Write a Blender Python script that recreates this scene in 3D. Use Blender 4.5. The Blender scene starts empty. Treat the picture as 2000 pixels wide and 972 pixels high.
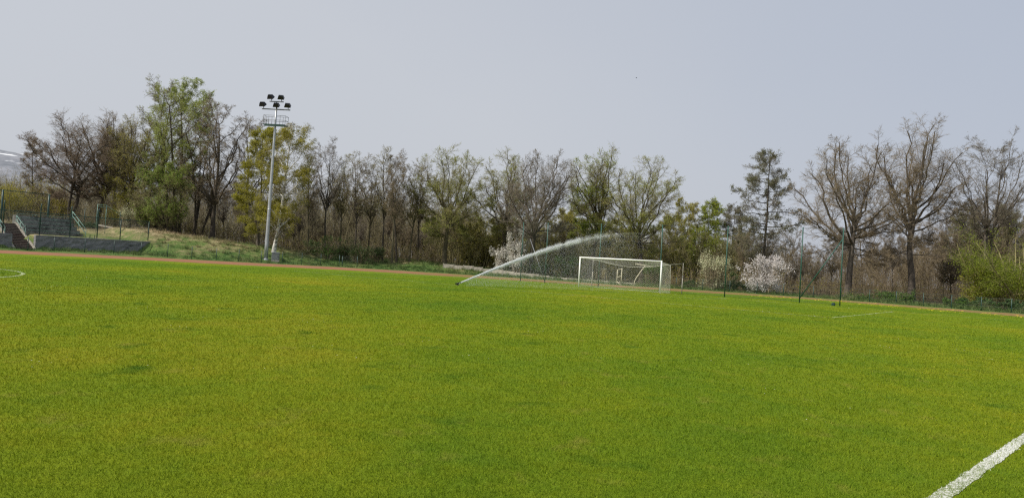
import bpy, math, random
import numpy as np
from mathutils import Matrix, Vector, Euler

RNG = np.random.default_rng(7)
random.seed(7)
sc = bpy.context.scene
COL = sc.collection
PI = math.pi
R_ = math.radians

# ------------------------------------------------------------------ camera
F_PX, PITCH, ROLL, CAM_H = 1426.5, 0.0196, 0.05966, 1.652
fw = np.array([0, math.cos(PITCH), math.sin(PITCH)])
up0 = np.array([0, -math.sin(PITCH), math.cos(PITCH)])
rt0 = np.array([1.0, 0, 0])
RT = math.cos(ROLL) * rt0 + math.sin(ROLL) * up0
UP = -math.sin(ROLL) * rt0 + math.cos(ROLL) * up0
cam_d = bpy.data.cameras.new('camera')
cam_d.sensor_fit = 'HORIZONTAL'
cam_d.sensor_width = 36.0
cam_d.lens = F_PX / 2000 * 36.0
cam_d.clip_start = 0.1
cam_d.clip_end = 30000
cam = bpy.data.objects.new('camera', cam_d)
COL.objects.link(cam)
m = Matrix(((RT[0], UP[0], -fw[0], 0), (RT[1], UP[1], -fw[1], 0), (RT[2], UP[2], -fw[2], CAM_H), (0, 0, 0, 1)))
cam.matrix_world = m
sc.camera = cam


def proj(x, y, z):
    d = np.array([x, y, z - CAM_H])
    k = d @ fw
    return 1000 + F_PX * (d @ RT) / k, 486 - F_PX * (d @ UP) / k


def ray(px, py, Y):
    """point seen at photo pixel (px, py), Y metres in front of the camera"""
    d = (px - 1000) / F_PX * RT - (py - 486) / F_PX * UP + fw
    t = Y / d[1]
    return np.array([d[0] * t, Y, CAM_H + d[2] * t])


# ------------------------------------------------------------------ terrain
INNER = np.array([(-70, 20), (-55, 42), (-41, 58.6), (-33.7, 63.5), (-27, 66), (-23, 68), (-19, 70.5), (-12, 72.5), (-5, 72), (2, 71),
                  (14.5, 67.5), (24, 67), (30, 63.5), (33.8, 57.5), (38, 51.5), (48, 40), (62, 22), (70, 8)], float)
OUTER = np.array([(-84, 24), (-66, 50), (-50, 71), (-40, 77.5), (-35, 80), (-29, 82.5), (-23, 86), (-19, 87.5), (-12, 88), (-5, 87), (2, 85),
                  (14, 79), (24, 77.5), (33, 71.5), (38, 65.5), (43, 60), (56, 47), (72, 27), (80, 10)], float)


def smooth_poly(P, n=12):
    out = []
    for i in range(len(P) - 1):
        p0, p1, p2, p3 = P[max(i - 1, 0)], P[i], P[i + 1], P[min(i + 2, len(P) - 1)]
        for k in range(n):
            t = k / n
            out.append(.5 * ((2 * p1) + (-p0 + p2) * t + (2 * p0 - 5 * p1 + 4 * p2 - p3) * t * t + (-p0 + 3 * p1 - 3 * p2 + p3) * t ** 3))
    out.append(P[-1])
    return np.array(out)


OUT_S = smooth_poly(OUTER, 4)
IN_S = smooth_poly(INNER, 4)


def sdist(X, Y, P):
    """signed distance to an open polyline, positive on its far (left) side"""
    X = np.asarray(X, float); Y = np.asarray(Y, float)
    best = np.full(X.shape, 1e9); sg = np.ones(X.shape)
    for i in range(len(P) - 1):
        a, b = P[i], P[i + 1]
        d = b - a
        L = d @ d
        t = np.clip(((X - a[0]) * d[0] + (Y - a[1]) * d[1]) / L, 0, 1)
        ex = X - a[0] - t * d[0]; ey = Y - a[1] - t * d[1]
        q = np.hypot(ex, ey)
        s = np.sign(d[0] * (Y - a[1]) - d[1] * (X - a[0]))
        mk = q < best
        best = np.where(mk, q, best); sg = np.where(mk, s, sg)
    return best * sg


CU = [-900, -300, 285, 400, 462, 532, 597, 647, 696, 760, 813, 860, 930, 1000, 1100, 1250, 3000]
CZ = [3.3, 3.3, 3.1, 2.45, 2.1, 1.8, 1.5, 1.25, 1.0, 1.05, 1.1, 1.0, .7, .35, .1, 0, 0]
# the stand's own frame: O at the wall's left end, D along the wall, N to the back
SO = np.array([-49.9, 76.0]); SD = np.array([.60, .80]); SN = np.array([-.80, .60])
WALL_A0, WALL_A1 = -16.0, 12.4


def sm(t):
    t = np.clip(t, 0, 1)
    return t * t * (3 - 2 * t)


def wnoise(X, Y, s=1.0, k=0):
    return (np.sin(X * .83 * s + 1.3 + k) * np.cos(Y * .71 * s + .4 + 2 * k) + .6 * np.sin(X * 1.9 * s - Y * 1.3 * s + 2.1 + k)
            + .4 * np.sin(X * 3.7 * s + Y * 3.1 * s + k * 1.7)) / 2.0


def H(X, Y):
    X = np.asarray(X, float); Y = np.asarray(Y, float)
    d = sdist(X, Y, OUT_S)
    u = 1000 + F_PX * X / np.maximum(Y, 5.0)
    u = np.where(Y < 5, np.where(X < 0, -900, 3000), u)
    cz = np.interp(u, CU, CZ)
    bank = cz * sm((d - 1.6) / 13.0)
    bank = bank + .10 * wnoise(X, Y, 1.3) * sm((d - 2) / 5) * np.clip(cz, 0.15, 1)
    bank = bank * (1 - .35 * sm((d - 22) / 60))
    # behind the retaining wall
    a = (X - SO[0]) * SD[0] + (Y - SO[1]) * SD[1]
    b = (X - SO[0]) * SN[0] + (Y - SO[1]) * SN[1]
    st = np.where(b < .12, .12 + .1 * sm((d - 1) / 4), np.where(b < .5, .2 + 1.3 * sm((b - .12) / .38), 1.5 + .12 * np.clip(b - .5, 0, 12)))
    w = sm((WALL_A1 - .2 - a) / .9) * (b > -8) * (d > 0)
    # the stair well cut through the wall
    inst = (a > -1.85) & (a < .35) & (b < 5.2)
    st = np.where(inst, np.minimum(st, .02 + .42 * np.clip(b, 0, 6)), st)
    z = bank * (1 - w) + st * w
    return np.where(d > 0, np.maximum(z, 0.0), 0.0) + .0


def Hs(x, y):
    return float(H(np.array([x]), np.array([y]))[0])


def ground_at(px, Y):
    """ground point at depth Y whose picture column is px"""
    x = (px - 1000) / F_PX * Y
    for _ in range(5):
        z = Hs(x, Y)
        u, v = proj(x, Y, z)
        x += (px - u) * Y / F_PX
    return x, Y, Hs(x, Y)


# ------------------------------------------------------------------ mesh tools
class MB:
    """collects vertices and faces (with material slot) for ONE mesh"""
    def __init__(s):
        s.v = []; s.f = []; s.n = 0

    def add(s, V, F, mi=0, smooth=True):
        V = np.asarray(V, np.float32).reshape(-1, 3); F = np.asarray(F, np.int64)
        s.v.append(V); s.f.append((F + s.n, mi, smooth)); s.n += len(V)
        return s

    def box(s, c, sz, rz=0, mi=0, mat=None):
        c = np.array(c, float); h = np.array(sz, float) / 2
        V = np.array([(i, j, k) for i in (-1, 1) for j in (-1, 1) for k in (-1, 1)]) * h
        if mat is not None:
            V = V @ np.array(mat).T
        elif rz:
            q = np.array([[math.cos(rz), -math.sin(rz), 0], [math.sin(rz), math.cos(rz), 0], [0, 0, 1]])
            V = V @ q.T
        return s.add(V + c, [(0, 1, 3, 2), (4, 6, 7, 5), (0, 4, 5, 1), (2, 3, 7, 6), (0, 2, 6, 4), (1, 5, 7, 3)], mi, False)

    def bbox(s, c, sz, bev=.02, rz=0, mi=0):
        """box with chamfered vertical and top edges"""
        hx, hy, hz = np.array(sz) / 2
        b = min(bev, hx * .9, hy * .9, hz * .9)
        ring = lambda x, y: [(x, y - b), (x - b, y), (-x + b, y), (-x, y - b), (-x, -y + b), (-x + b, -y), (x - b, -y), (x, -y + b)]
        V = []
        for z, i in ((-hz, 0), (hz - b, 0), (hz, b)):
            V += [(p, q, z) for p, q in ring(hx - i, hy - i)]
        F = []
        V = np.array(V)
        if rz:
            q = np.array([[math.cos(rz), -math.sin(rz), 0], [math.sin(rz), math.cos(rz), 0], [0, 0, 1]])
            V = V @ q.T
        for l in range(2):
            for k in range(8):
                F.append((l * 8 + k, l * 8 + (k + 1) % 8, (l + 1) * 8 + (k + 1) % 8, (l + 1) * 8 + k))
        s.add(V + np.array(c), F, mi, False)
        s.f.append((np.array([[s.n - 24 + 16 + k for k in range(8)]]), mi, False))
        s.f.append((np.array([[s.n - 24 + k for k in range(7, -1, -1)]]), mi, False))
        return s

    def tubes(s, P, Rr, sides=3, mi=0, cap=False):
        """P (N,k,3) polylines with radii (N,k)"""
        P = np.asarray(P, float); Rr = np.asarray(Rr, float)
        N, k, _ = P.shape
        T = np.empty_like(P)
        T[:, 1:-1] = P[:, 2:] - P[:, :-2] if k > 2 else T[:, 1:-1]
        T[:, 0] = P[:, 1] - P[:, 0]; T[:, -1] = P[:, -1] - P[:, -2]
        T /= np.linalg.norm(T, axis=2, keepdims=True) + 1e-9
        ref = np.tile(np.array([.31, .17, .05]), (N, 1))
        m0 = T.mean(axis=1)
        ax = np.where(np.abs(m0[:, 2:3]) > .7, np.array([[1., 0, 0]]), np.array([[0, 0, 1.]])) + ref * .05
        A = np.cross(T, ax[:, None, :]); A /= np.linalg.norm(A, axis=2, keepdims=True) + 1e-9
        B = np.cross(T, A)
        an = np.arange(sides) * 2 * PI / sides
        V = P[:, :, None, :] + Rr[:, :, None, None] * (np.cos(an)[None, None, :, None] * A[:, :, None, :] + np.sin(an)[None, None, :, None] * B[:, :, None, :])
        idx = np.arange(N * k * sides).reshape(N, k, sides)
        nx = np.roll(idx, -1, axis=2)
        F = np.stack([idx[:, :-1], idx[:, 1:], nx[:, 1:], nx[:, :-1]], axis=-1).reshape(-1, 4)
        base = s.n
        s.add(V.reshape(-1, 3), F, mi, True)
        if cap:
            for i in range(N):
                s.f.append((np.array([idx[i, 0]]) + base, mi, False))
                s.f.append((np.array([idx[i, -1][::-1]]) + base, mi, False))
        return s

    def tube(s, pts, r, sides=8, mi=0, cap=True):
        pts = np.array(pts, float)
        r = np.full(len(pts), r) if np.isscalar(r) else np.array(r)
        return s.tubes(pts[None], r[None], sides, mi, cap)

    def lathe(s, prof, c=(0, 0, 0), sides=16, mi=0):
        an = np.arange(sides) * 2 * PI / sides
        V = np.concatenate([np.stack([r * np.cos(an), r * np.sin(an), np.full(sides, z)], 1) for r, z in prof]) + np.array(c)
        k = len(prof)
        idx = np.arange(k * sides).reshape(k, sides); nx = np.roll(idx, -1, axis=1)
        F = np.stack([idx[:-1], nx[:-1], nx[1:], idx[1:]], -1).reshape(-1, 4)
        b = s.n
        s.add(V, F, mi, True)
        s.f.append((np.array([idx[-1]]) + b, mi, False)); s.f.append((np.array([idx[0][::-1]]) + b, mi, False))
        return s

    def mesh(s, name, mats):
        me = bpy.data.meshes.new(name)
        V = np.concatenate(s.v) if s.v else np.zeros((0, 3), np.float32)
        me.vertices.add(len(V)); me.vertices.foreach_set('co', V.ravel())
        nl = sum(f.size for f, _, _ in s.f); nf = sum(len(f) for f, _, _ in s.f)
        me.loops.add(nl); me.polygons.add(nf)
        me.loops.foreach_set('vertex_index', np.concatenate([f.ravel() for f, _, _ in s.f]).astype(np.int32))
        tot = np.concatenate([np.full(len(f), f.shape[1]) for f, _, _ in s.f])
        st = np.concatenate([[0], np.cumsum(tot)[:-1]])
        me.polygons.foreach_set('loop_start', st.astype(np.int32))
        me.polygons.foreach_set('material_index', np.concatenate([np.full(len(f), mi) for f, mi, _ in s.f]).astype(np.int32))
        me.polygons.foreach_set('use_smooth', np.concatenate([np.full(len(f), sf) for f, _, sf in s.f]))
        for q in (mats if isinstance(mats, (list, tuple)) else [mats]):
            me.materials.append(q)
        me.update(calc_edges=True)
        me.validate()
        return me

    def build(s, name, mats, parent=None):
        o = bpy.data.objects.new(name, s.mesh(name, mats))
        COL.objects.link(o)
        if parent is not None:
            o.parent = parent
        return o


def empty(name, loc, rz=0):
    o = bpy.data.objects.new(name, None)
    o.empty_display_size = .3
    COL.objects.link(o)
    o.location = loc; o.rotation_euler = (0, 0, rz)
    return o


def tag(o, label=None, cat=None, group=None, kind=None):
    if label: o['label'] = label
    if cat: o['category'] = cat
    if group: o['group'] = group
    if kind: o['kind'] = kind
    return o


def copy_tree(o, parent=None):
    c = o.copy(); COL.objects.link(c)
    if parent is not None: c.parent = parent
    for ch in [q for q in o.children]:
        copy_tree(ch, c)
    return c


# ------------------------------------------------------------------ materials
def new_mat(name):
    q = bpy.data.materials.new(name); q.use_nodes = True
    nt = q.node_tree
    bs = nt.nodes['Principled BSDF']
    return q, nt, bs


def node(nt, typ, **kw):
    n = nt.nodes.new(typ)
    for k, v in kw.items():
        if k in n.inputs.keys() if hasattr(n.inputs, 'keys') else False:
            n.inputs[k].default_value = v
        else:
            setattr(n, k, v)
    return n


def noise(nt, scale, detail=4, rough=.55, vec=None, dim='3D'):
    n = nt.nodes.new('ShaderNodeTexNoise'); n.noise_dimensions = dim
    n.inputs['Scale'].default_value = scale; n.inputs['Detail'].default_value = detail; n.inputs['Roughness'].default_value = rough
    if vec is not None: nt.links.new(vec, n.inputs['Vector'])
    return n.outputs['Fac']


def ramp(nt, fac, stops):
    r = nt.nodes.new('ShaderNodeValToRGB')
    el = r.color_ramp.elements
    while len(el) < len(stops): el.new(.5)
    for e, (p, c) in zip(el, stops):
        e.position = p; e.color = (*c, 1) if len(c) == 3 else c
    nt.links.new(fac, r.inputs['Fac'])
    return r.outputs['Color']


def mixc(nt, fac, a, b, mode='MIX'):
    n = nt.nodes.new('ShaderNodeMix'); n.data_type = 'RGBA'; n.blend_type = mode
    for sock, val in ((n.inputs[0], fac), (n.inputs[6], a), (n.inputs[7], b)):
        if hasattr(val, 'is_output') or hasattr(val, 'node'):
            nt.links.new(val, sock)
        else:
            sock.default_value = val if not isinstance(val, tuple) else (*val, 1)[:4]
    return n.outputs[2]


def mth(nt, op, a, b=None, clamp=False):
    n = nt.nodes.new('ShaderNodeMath'); n.operation = op; n.use_clamp = clamp
    for sock, val in ((n.inputs[0], a), (n.inputs[1], b)):
        if val is None: continue
        if hasattr(val, 'node'): nt.links.new(val, sock)
        else: sock.default_value = val
    return n.outputs[0]


def geo_pos(nt):
    return nt.nodes.new('ShaderNodeNewGeometry').outputs['Position']


def island(nt):
    return nt.nodes.new('ShaderNodeNewGeometry').outputs['Random Per Island']


def bump(nt, bs, h, strength=.4, dist=.02):
    b = nt.nodes.new('ShaderNodeBump'); b.inputs['Strength'].default_value = strength; b.inputs['Distance'].default_value = dist
    nt.links.new(h, b.inputs['Height']); nt.links.new(b.outputs['Normal'], bs.inputs['Normal'])


def simple(name, col, rough=.6, metal=0, var=.25, scale=6, bmp=0, obj=False):
    q, nt, bs = new_mat(name)
    tc = nt.nodes.new('ShaderNodeTexCoord').outputs['Object']
    f = noise(nt, scale, 5, .6, tc)
    lo = tuple(c * (1 - var) for c in col); hi = tuple(min(1, c * (1 + var)) for c in col)
    nt.links.new(ramp(nt, f, [(.3, lo), (.7, hi)]), bs.inputs['Base Color'])
    bs.inputs['Roughness'].default_value = rough; bs.inputs['Metallic'].default_value = metal
    if bmp: bump(nt, bs, noise(nt, scale * 4, 5, .6, tc), bmp, .02)
    return q


def grass_color(nt, tint=0.0):
    """the pitch's colour: lush and dry patches laid out in the world"""
    P = geo_pos(nt)
    mp = nt.nodes.new('ShaderNodeMapping'); nt.links.new(P, mp.inputs['Vector'])
    mp.inputs['Rotation'].default_value = (0, 0, .6); mp.inputs['Scale'].default_value = (1.0, .8, 1)
    big = noise(nt, .085, 4, .55, mp.outputs[0])
    midn = noise(nt, .55, 4, .6, mp.outputs[0])
    sml = noise(nt, 3.2, 3, .6, P)
    k = mth(nt, 'ADD', mth(nt, 'MULTIPLY', big, .62), mth(nt, 'ADD', mth(nt, 'MULTIPLY', midn, .30), mth(nt, 'MULTIPLY', sml, .16)))
    sy = nt.nodes.new('ShaderNodeSeparateXYZ'); nt.links.new(P, sy.inputs[0])
    wet = mth(nt, 'MULTIPLY', mth(nt, 'SUBTRACT', sy.outputs[1], 34), .045, True)     # watered end of the pitch
    k = mth(nt, 'SUBTRACT', k, mth(nt, 'MULTIPLY', wet, .055))
    c = ramp(nt, k, [(.36, (.078, .165, .012)), (.48, (.137, .214, .011)), (.58, (.188, .243, .011)), (.70, (.275, .270, .016))])
    # thick dark clover clumps and straw-dry spots
    spots = noise(nt, .9, 2, .5, P)
    c = mixc(nt, mth(nt, 'MULTIPLY', mth(nt, 'SUBTRACT', spots, .62), 6, True), c, (.050, .125, .008))
    dry = noise(nt, 1.7, 3, .6, mp.outputs[0])
    c = mixc(nt, mth(nt, 'MULTIPLY', mth(nt, 'SUBTRACT', dry, .60), 3.0, True), c, (.28, .245, .05))
    return c, P


def mat_pitch():
    q, nt, bs = new_mat('pitch_turf')
    c, P = grass_color(nt)
    fine = noise(nt, 38, 4, .7, P)
    c = mixc(nt, mth(nt, 'MULTIPLY', fine, .4), c, (.07, .095, .010), 'MIX')
    nt.links.new(c, bs.inputs['Base Color']); bs.inputs['Roughness'].default_value = .85
    bs.inputs['Specular IOR Level'].default_value = .04
    bump(nt, bs, noise(nt, 22, 5, .7, P), .8, .05)
    return q


def leafy(name, base_fn, trans=.35, rough=.55, spec=.25):
    """diffuse + translucent blade/leaf material"""
    q, nt, bs = new_mat(name)
    c = base_fn(nt)
    nt.links.new(c, bs.inputs['Base Color']); bs.inputs['Roughness'].default_value = rough
    bs.inputs['Specular IOR Level'].default_value = spec
    tr = nt.nodes.new('ShaderNodeBsdfTranslucent'); nt.links.new(c, tr.inputs['Color'])
    mx = nt.nodes.new('ShaderNodeMixShader'); mx.inputs[0].default_value = trans
    nt.links.new(bs.outputs[0], mx.inputs[1]); nt.links.new(tr.outputs[0], mx.inputs[2])
    nt.links.new(mx.outputs[0], nt.nodes['Material Output'].inputs['Surface'])
    return q


def blade_col(nt):
    c, P = grass_color(nt)
    r = island(nt)
    c2 = mixc(nt, 1.0, c, ramp(nt, r, [(0, (.55, .62, .5)), (.5, (1.0, 1.0, 1.0)), (.85, (1.3, 1.24, 1.1)), (.92, (1.6, 1.4, 2.2)), (1, (1.9, 1.55, 3.5))]), 'MULTIPLY')
    return c2


def leaf_mat(name, a, b, trans=.52):
    def fn(nt):
        return ramp(nt, island(nt), [(0, a), (.6, tuple((x + y) / 2 for x, y in zip(a, b))), (1, b)])
    return leafy(name, fn, trans)


def bark_mat(name, dark, light, scale=3.0):
    q, nt, bs = new_mat(name)
    tc = nt.nodes.new('ShaderNodeTexCoord').outputs['Object']
    mp = nt.nodes.new('ShaderNodeMapping'); nt.links.new(tc, mp.inputs['Vector']); mp.inputs['Scale'].default_value = (1, 1, .25)
    f = noise(nt, scale * 3, 6, .65, mp.outputs[0])
    g = noise(nt, .6, 3, .5, tc)
    k = mth(nt, 'ADD', mth(nt, 'MULTIPLY', f, .65), mth(nt, 'MULTIPLY', g, .35))
    nt.links.new(ramp(nt, k, [(.36, dark), (.62, light)]), bs.inputs['Base Color'])
    bs.inputs['Roughness'].default_value = .9; bs.inputs['Specular IOR Level'].default_value = .2
    bump(nt, bs, f, .8, .06)
    return q


M = {}
M['pitch'] = mat_pitch()
M['blade'] = leafy('grass_blade', blade_col, .30, .8, .04)
M['bark_dark'] = bark_mat('bark_dark', (.040, .034, .027), (.120, .099, .078))
M['bark_grey'] = bark_mat('bark_grey', (.055, .047, .039), (.165, .140, .114))
M['bark_olive'] = bark_mat('bark_olive', (.060, .052, .032), (.160, .138, .086))
M['twig_brown'] = simple('twig_brown', (.235, .185, .115), .85, var=.35, scale=1.5)
M['twig_wood'] = simple('twig_wood', (.205, .178, .100), .85, var=.35, scale=1.5)
M['twig_grey'] = simple('twig_grey', (.205, .172, .130), .85, var=.35, scale=1.5)
M['twig_olive'] = simple('twig_olive', (.250, .220, .100), .85, var=.35, scale=1.5)
M['twig_red'] = simple('twig_red', (.200, .148, .100), .85, var=.35, scale=1.5)


def birch_mat():
    q, nt, bs = new_mat('bark_birch')
    tc = nt.nodes.new('ShaderNodeTexCoord').outputs['Object']
    mp = nt.nodes.new('ShaderNodeMapping'); nt.links.new(tc, mp.inputs['Vector']); mp.inputs['Scale'].default_value = (1, 1, 2.2)
    f = noise(nt, 2.6, 4, .6, mp.outputs[0])
    nt.links.new(ramp(nt, f, [(.40, (.05, .045, .04)), (.47, (.62, .60, .55)), (.8, (.72, .70, .66))]), bs.inputs['Base Color'])
    bs.inputs['Roughness'].default_value = .7
    return q


M['birch'] = birch_mat()
M['leaf_green'] = leaf_mat('leaf_young_green', (.15, .24, .035), (.34, .46, .08))
M['leaf_bud'] = leaf_mat('leaf_bud', (.26, .30, .045), (.50, .55, .12))
M['leaf_spring'] = leaf_mat('leaf_spring', (.24, .30, .06), (.48, .55, .15))
M['leaf_olive'] = leaf_mat('leaf_olive', (.28, .27, .03), (.50, .45, .06))
M['leaf_yellow'] = leaf_mat('leaf_yellow_green', (.25, .25, .025), (.46, .43, .06))
M['leaf_lime'] = leaf_mat('leaf_lime', (.19, .26, .014), (.42, .50, .035))
M['leaf_dark'] = leaf_mat('leaf_dark_green', (.035, .075, .020), (.10, .17, .045), .25)
M['leaf_evergreen'] = leaf_mat('leaf_evergreen', (.055, .10, .028), (.15, .21, .065), .3)
M['leaf_wood'] = leaf_mat('leaf_wood', (.24, .225, .04), (.44, .40, .08))
M['leaf_shrub'] = leaf_mat('leaf_shrub', (.12, .17, .016), (.31, .36, .04))
M['leaf_mid'] = leaf_mat('leaf_mid_green', (.045, .11, .018), (.13, .22, .04), .3)
M['leaf_grey'] = leaf_mat('leaf_grey_green', (.13, .14, .075), (.27, .27, .15))
M['blossom_white'] = leaf_mat('blossom_white', (.55, .53, .47), (.82, .80, .76), .3)
M['blossom_cream'] = leaf_mat('blossom_cream', (.40, .43, .22), (.72, .71, .50), .3)
M['blossom_pink'] = leaf_mat('blossom_pink', (.58, .54, .52), (.80, .77, .76), .3)
M['dark_metal'] = simple('green_painted_steel', (.022, .060, .048), .45, .0, .3, 8)
M['post_green'] = simple('green_painted_post', (.018, .078, .058), .45, .0, .25, 8)
M['wire'] = simple('fence_wire', (.055, .075, .065), .5, .3, .2, 8)
M['galv'] = simple('galvanised_steel', (.46, .48, .50), .42, .55, .18, 2.5)
M['pole_grey'] = simple('weathered_pole', (.34, .32, .27), .7, 0, .2, 5)
M['galv_dark'] = simple('grey_steel', (.16, .17, .18), .5, .4, .2, 6)
M['lamp_black'] = simple('black_lamp_housing', (.018, .018, .022), .4, .2, .2, 8)
M['white_paint'] = simple('white_painted_metal', (.82, .82, .80), .4, 0, .05, 4)
M['net_white'] = simple('net_cord', (.55, .54, .47), .8, 0, .1, 4)
M['concrete'] = simple('concrete_light', (.33, .30, .25), .9, 0, .3, 4, .4)
M['cream_metal'] = simple('cream_painted_metal', (.50, .47, .34), .6, 0, .2, 6)
M['rust_green_rail'] = simple('pale_green_rail', (.15, .28, .235), .5, 0, .2, 8)
M['cabinet'] = simple('cabinet_grey', (.20, .21, .215), .5, .1, .15, 4)
M['black_plastic'] = simple('black_plastic', (.012, .012, .013), .5, 0, .2, 10)


def mat_track():
    q, nt, bs = new_mat('red_cinder')
    P = geo_pos(nt)
    f = noise(nt, .35, 4, .6, P); g = noise(nt, 3, 5, .7, P)
    c = ramp(nt, f, [(.3, (.23, .108, .064)), (.5, (.27, .125, .074)), (.7, (.24, .148, .088))])
    # weeds creeping over the cinder towards the far bend
    sx = nt.nodes.new('ShaderNodeSeparateXYZ'); nt.links.new(P, sx.inputs[0])
    ov = mth(nt, 'MULTIPLY', mth(nt, 'ADD', sx.outputs[0], 20), .06, True)
    wk = mth(nt, 'ADD', mth(nt, 'MULTIPLY', g, .6), mth(nt, 'MULTIPLY', noise(nt, .5, 3, .6, P), .5))
    weed = mth(nt, 'MULTIPLY', mth(nt, 'SUBTRACT', mth(nt, 'ADD', wk, mth(nt, 'MULTIPLY', ov, .11)), .60), 7, True)
    c = mixc(nt, weed, c, (.13, .165, .030))
    nt.links.new(c, bs.inputs['Base Color']); bs.inputs['Roughness'].default_value = .95
    bs.inputs['Specular IOR Level'].default_value = .1
    bump(nt, bs, noise(nt, 14, 5, .7, P), .5, .02)
    return q


def bank_color(nt):
    P = geo_pos(nt)
    mp = nt.nodes.new('ShaderNodeMapping'); nt.links.new(P, mp.inputs['Vector']); mp.inputs['Scale'].default_value = (1, .6, 1.6)
    a = noise(nt, .22, 5, .62, mp.outputs[0]); b = noise(nt, 1.3, 5, .65, mp.outputs[0])
    k = mth(nt, 'ADD', mth(nt, 'MULTIPLY', a, .5), mth(nt, 'MULTIPLY', b, .5))
    # low down it stays green, higher up last year's grass is left standing
    z = nt.nodes.new('ShaderNodeSeparateXYZ'); nt.links.new(P, z.inputs[0])
    k = mth(nt, 'ADD', k, mth(nt, 'MULTIPLY', mth(nt, 'MULTIPLY', mth(nt, 'SUBTRACT', z.outputs[2], 1.1), .07), 1.0))
    return ramp(nt, k, [(.38, (.065, .125, .030)), (.49, (.115, .165, .046)), (.57, (.20, .195, .085)), (.67, (.35, .29, .165))]), P


def mat_ground():
    q, nt, bs = new_mat('rough_ground')
    c, P = bank_color(nt)
    # dead leaves under the trees
    at = nt.nodes.new('ShaderNodeAttribute'); at.attribute_name = 'wood'
    lit = ramp(nt, noise(nt, 1.1, 5, .7, P), [(.35, (.055, .045, .026)), (.65, (.125, .098, .058))])
    c = mixc(nt, at.outputs['Fac'], c, lit)
    nt.links.new(c, bs.inputs['Base Color']); bs.inputs['Roughness'].default_value = .95
    bs.inputs['Specular IOR Level'].default_value = .1
    bump(nt, bs, noise(nt, 5, 5, .7, P), .8, .12)
    return q


def bank_blade(nt):
    c, P = bank_color(nt)
    r = island(nt)
    return mixc(nt, 1.0, c, ramp(nt, r, [(0, (.45, .52, .45)), (.5, (1, 1, 1)), (.75, (1.4, 1.32, 1.35)), (1, (2.1, 1.8, 2.3))]), 'MULTIPLY')


M['track'] = mat_track()
M['ground'] = mat_ground()
M['bank_blade'] = leafy('bank_grass_blade', bank_blade, .3)


def mat_wall():
    q, nt, bs = new_mat('old_dark_render')
    tc = nt.nodes.new('ShaderNodeTexCoord').outputs['Object']
    mp = nt.nodes.new('ShaderNodeMapping'); nt.links.new(tc, mp.inputs['Vector']); mp.inputs['Scale'].default_value = (1, 1, 2.4)
    a = noise(nt, 1.6, 6, .75, mp.outputs[0]); b = noise(nt, .5, 3, .6, tc)
    k = mth(nt, 'ADD', mth(nt, 'MULTIPLY', a, .7), mth(nt, 'MULTIPLY', b, .3))
    nt.links.new(ramp(nt, k, [(.36, (.075, .078, .082)), (.46, (.190, .190, .196)), (.60, (.27, .265, .27))]), bs.inputs['Base Color'])
    bs.inputs['Roughness'].default_value = .95
    bump(nt, bs, a, .9, .06)
    return q


def mat_terrace():
    q, nt, bs = new_mat('weathered_terrace_concrete')
    tc = nt.nodes.new('ShaderNodeTexCoord').outputs['Object']
    mp = nt.nodes.new('ShaderNodeMapping'); nt.links.new(tc, mp.inputs['Vector']); mp.inputs['Scale'].default_value = (1, 1, .3)
    a = noise(nt, 1.9, 5, .65, mp.outputs[0]); b = noise(nt, .5, 3, .6, tc)
    k = mth(nt, 'ADD', mth(nt, 'MULTIPLY', a, .6), mth(nt, 'MULTIPLY', b, .4))
    nt.links.new(ramp(nt, k, [(.40, (.045, .046, .042)), (.51, (.165, .165, .150)), (.64, (.29, .285, .258))]), bs.inputs['Base Color'])
    bs.inputs['Roughness'].default_value = .95
    bump(nt, bs, a, .4, .03)
    return q


M['wall'] = mat_wall()
M['terrace'] = mat_terrace()
M['bench_green'] = simple('bench_board_green', (.11, .185, .150), .7, 0, .3, 3)
M['step_brown'] = simple('stair_brown', (.15, .105, .085), .9, 0, .3, 3, .3)
M['step_dark'] = simple('stair_riser', (.065, .048, .042), .9, 0, .3, 3)


def mat_line():
    q, nt, bs = new_mat('chalk_line')
    P = geo_pos(nt)
    f = noise(nt, 26, 4, .7, P); g = noise(nt, .6, 3, .6, P)
    k = mth(nt, 'ADD', mth(nt, 'MULTIPLY', f, .7), mth(nt, 'MULTIPLY', g, .3))
    nt.links.new(ramp(nt, k, [(.40, (.16, .20, .07)), (.52, (.52, .53, .47)), (.7, (.72, .72, .69))]), bs.inputs['Base Color'])
    bs.inputs['Roughness'].default_value = .9
    return q


def mat_faint_line():
    q, nt, bs = new_mat('worn_chalk_line')
    c, P = grass_color(nt)
    g = noise(nt, 1.6, 4, .7, P)
    w = mth(nt, 'MULTIPLY', mth(nt, 'SUBTRACT', g, .34), 2.6, True)
    c = mixc(nt, w, c, (.44, .47, .30))
    nt.links.new(c, bs.inputs['Base Color']); bs.inputs['Roughness'].default_value = .9
    return q


M['line'] = mat_line()
M['faint_line'] = mat_faint_line()
M['chalk_blade'] = leafy('chalked_blade', lambda nt: ramp(nt, island(nt), [(0, (.16, .22, .06)), (.22, (.34, .37, .24)), (.40, (.60, .61, .56)), (1, (.80, .80, .78))]), .2)


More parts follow.
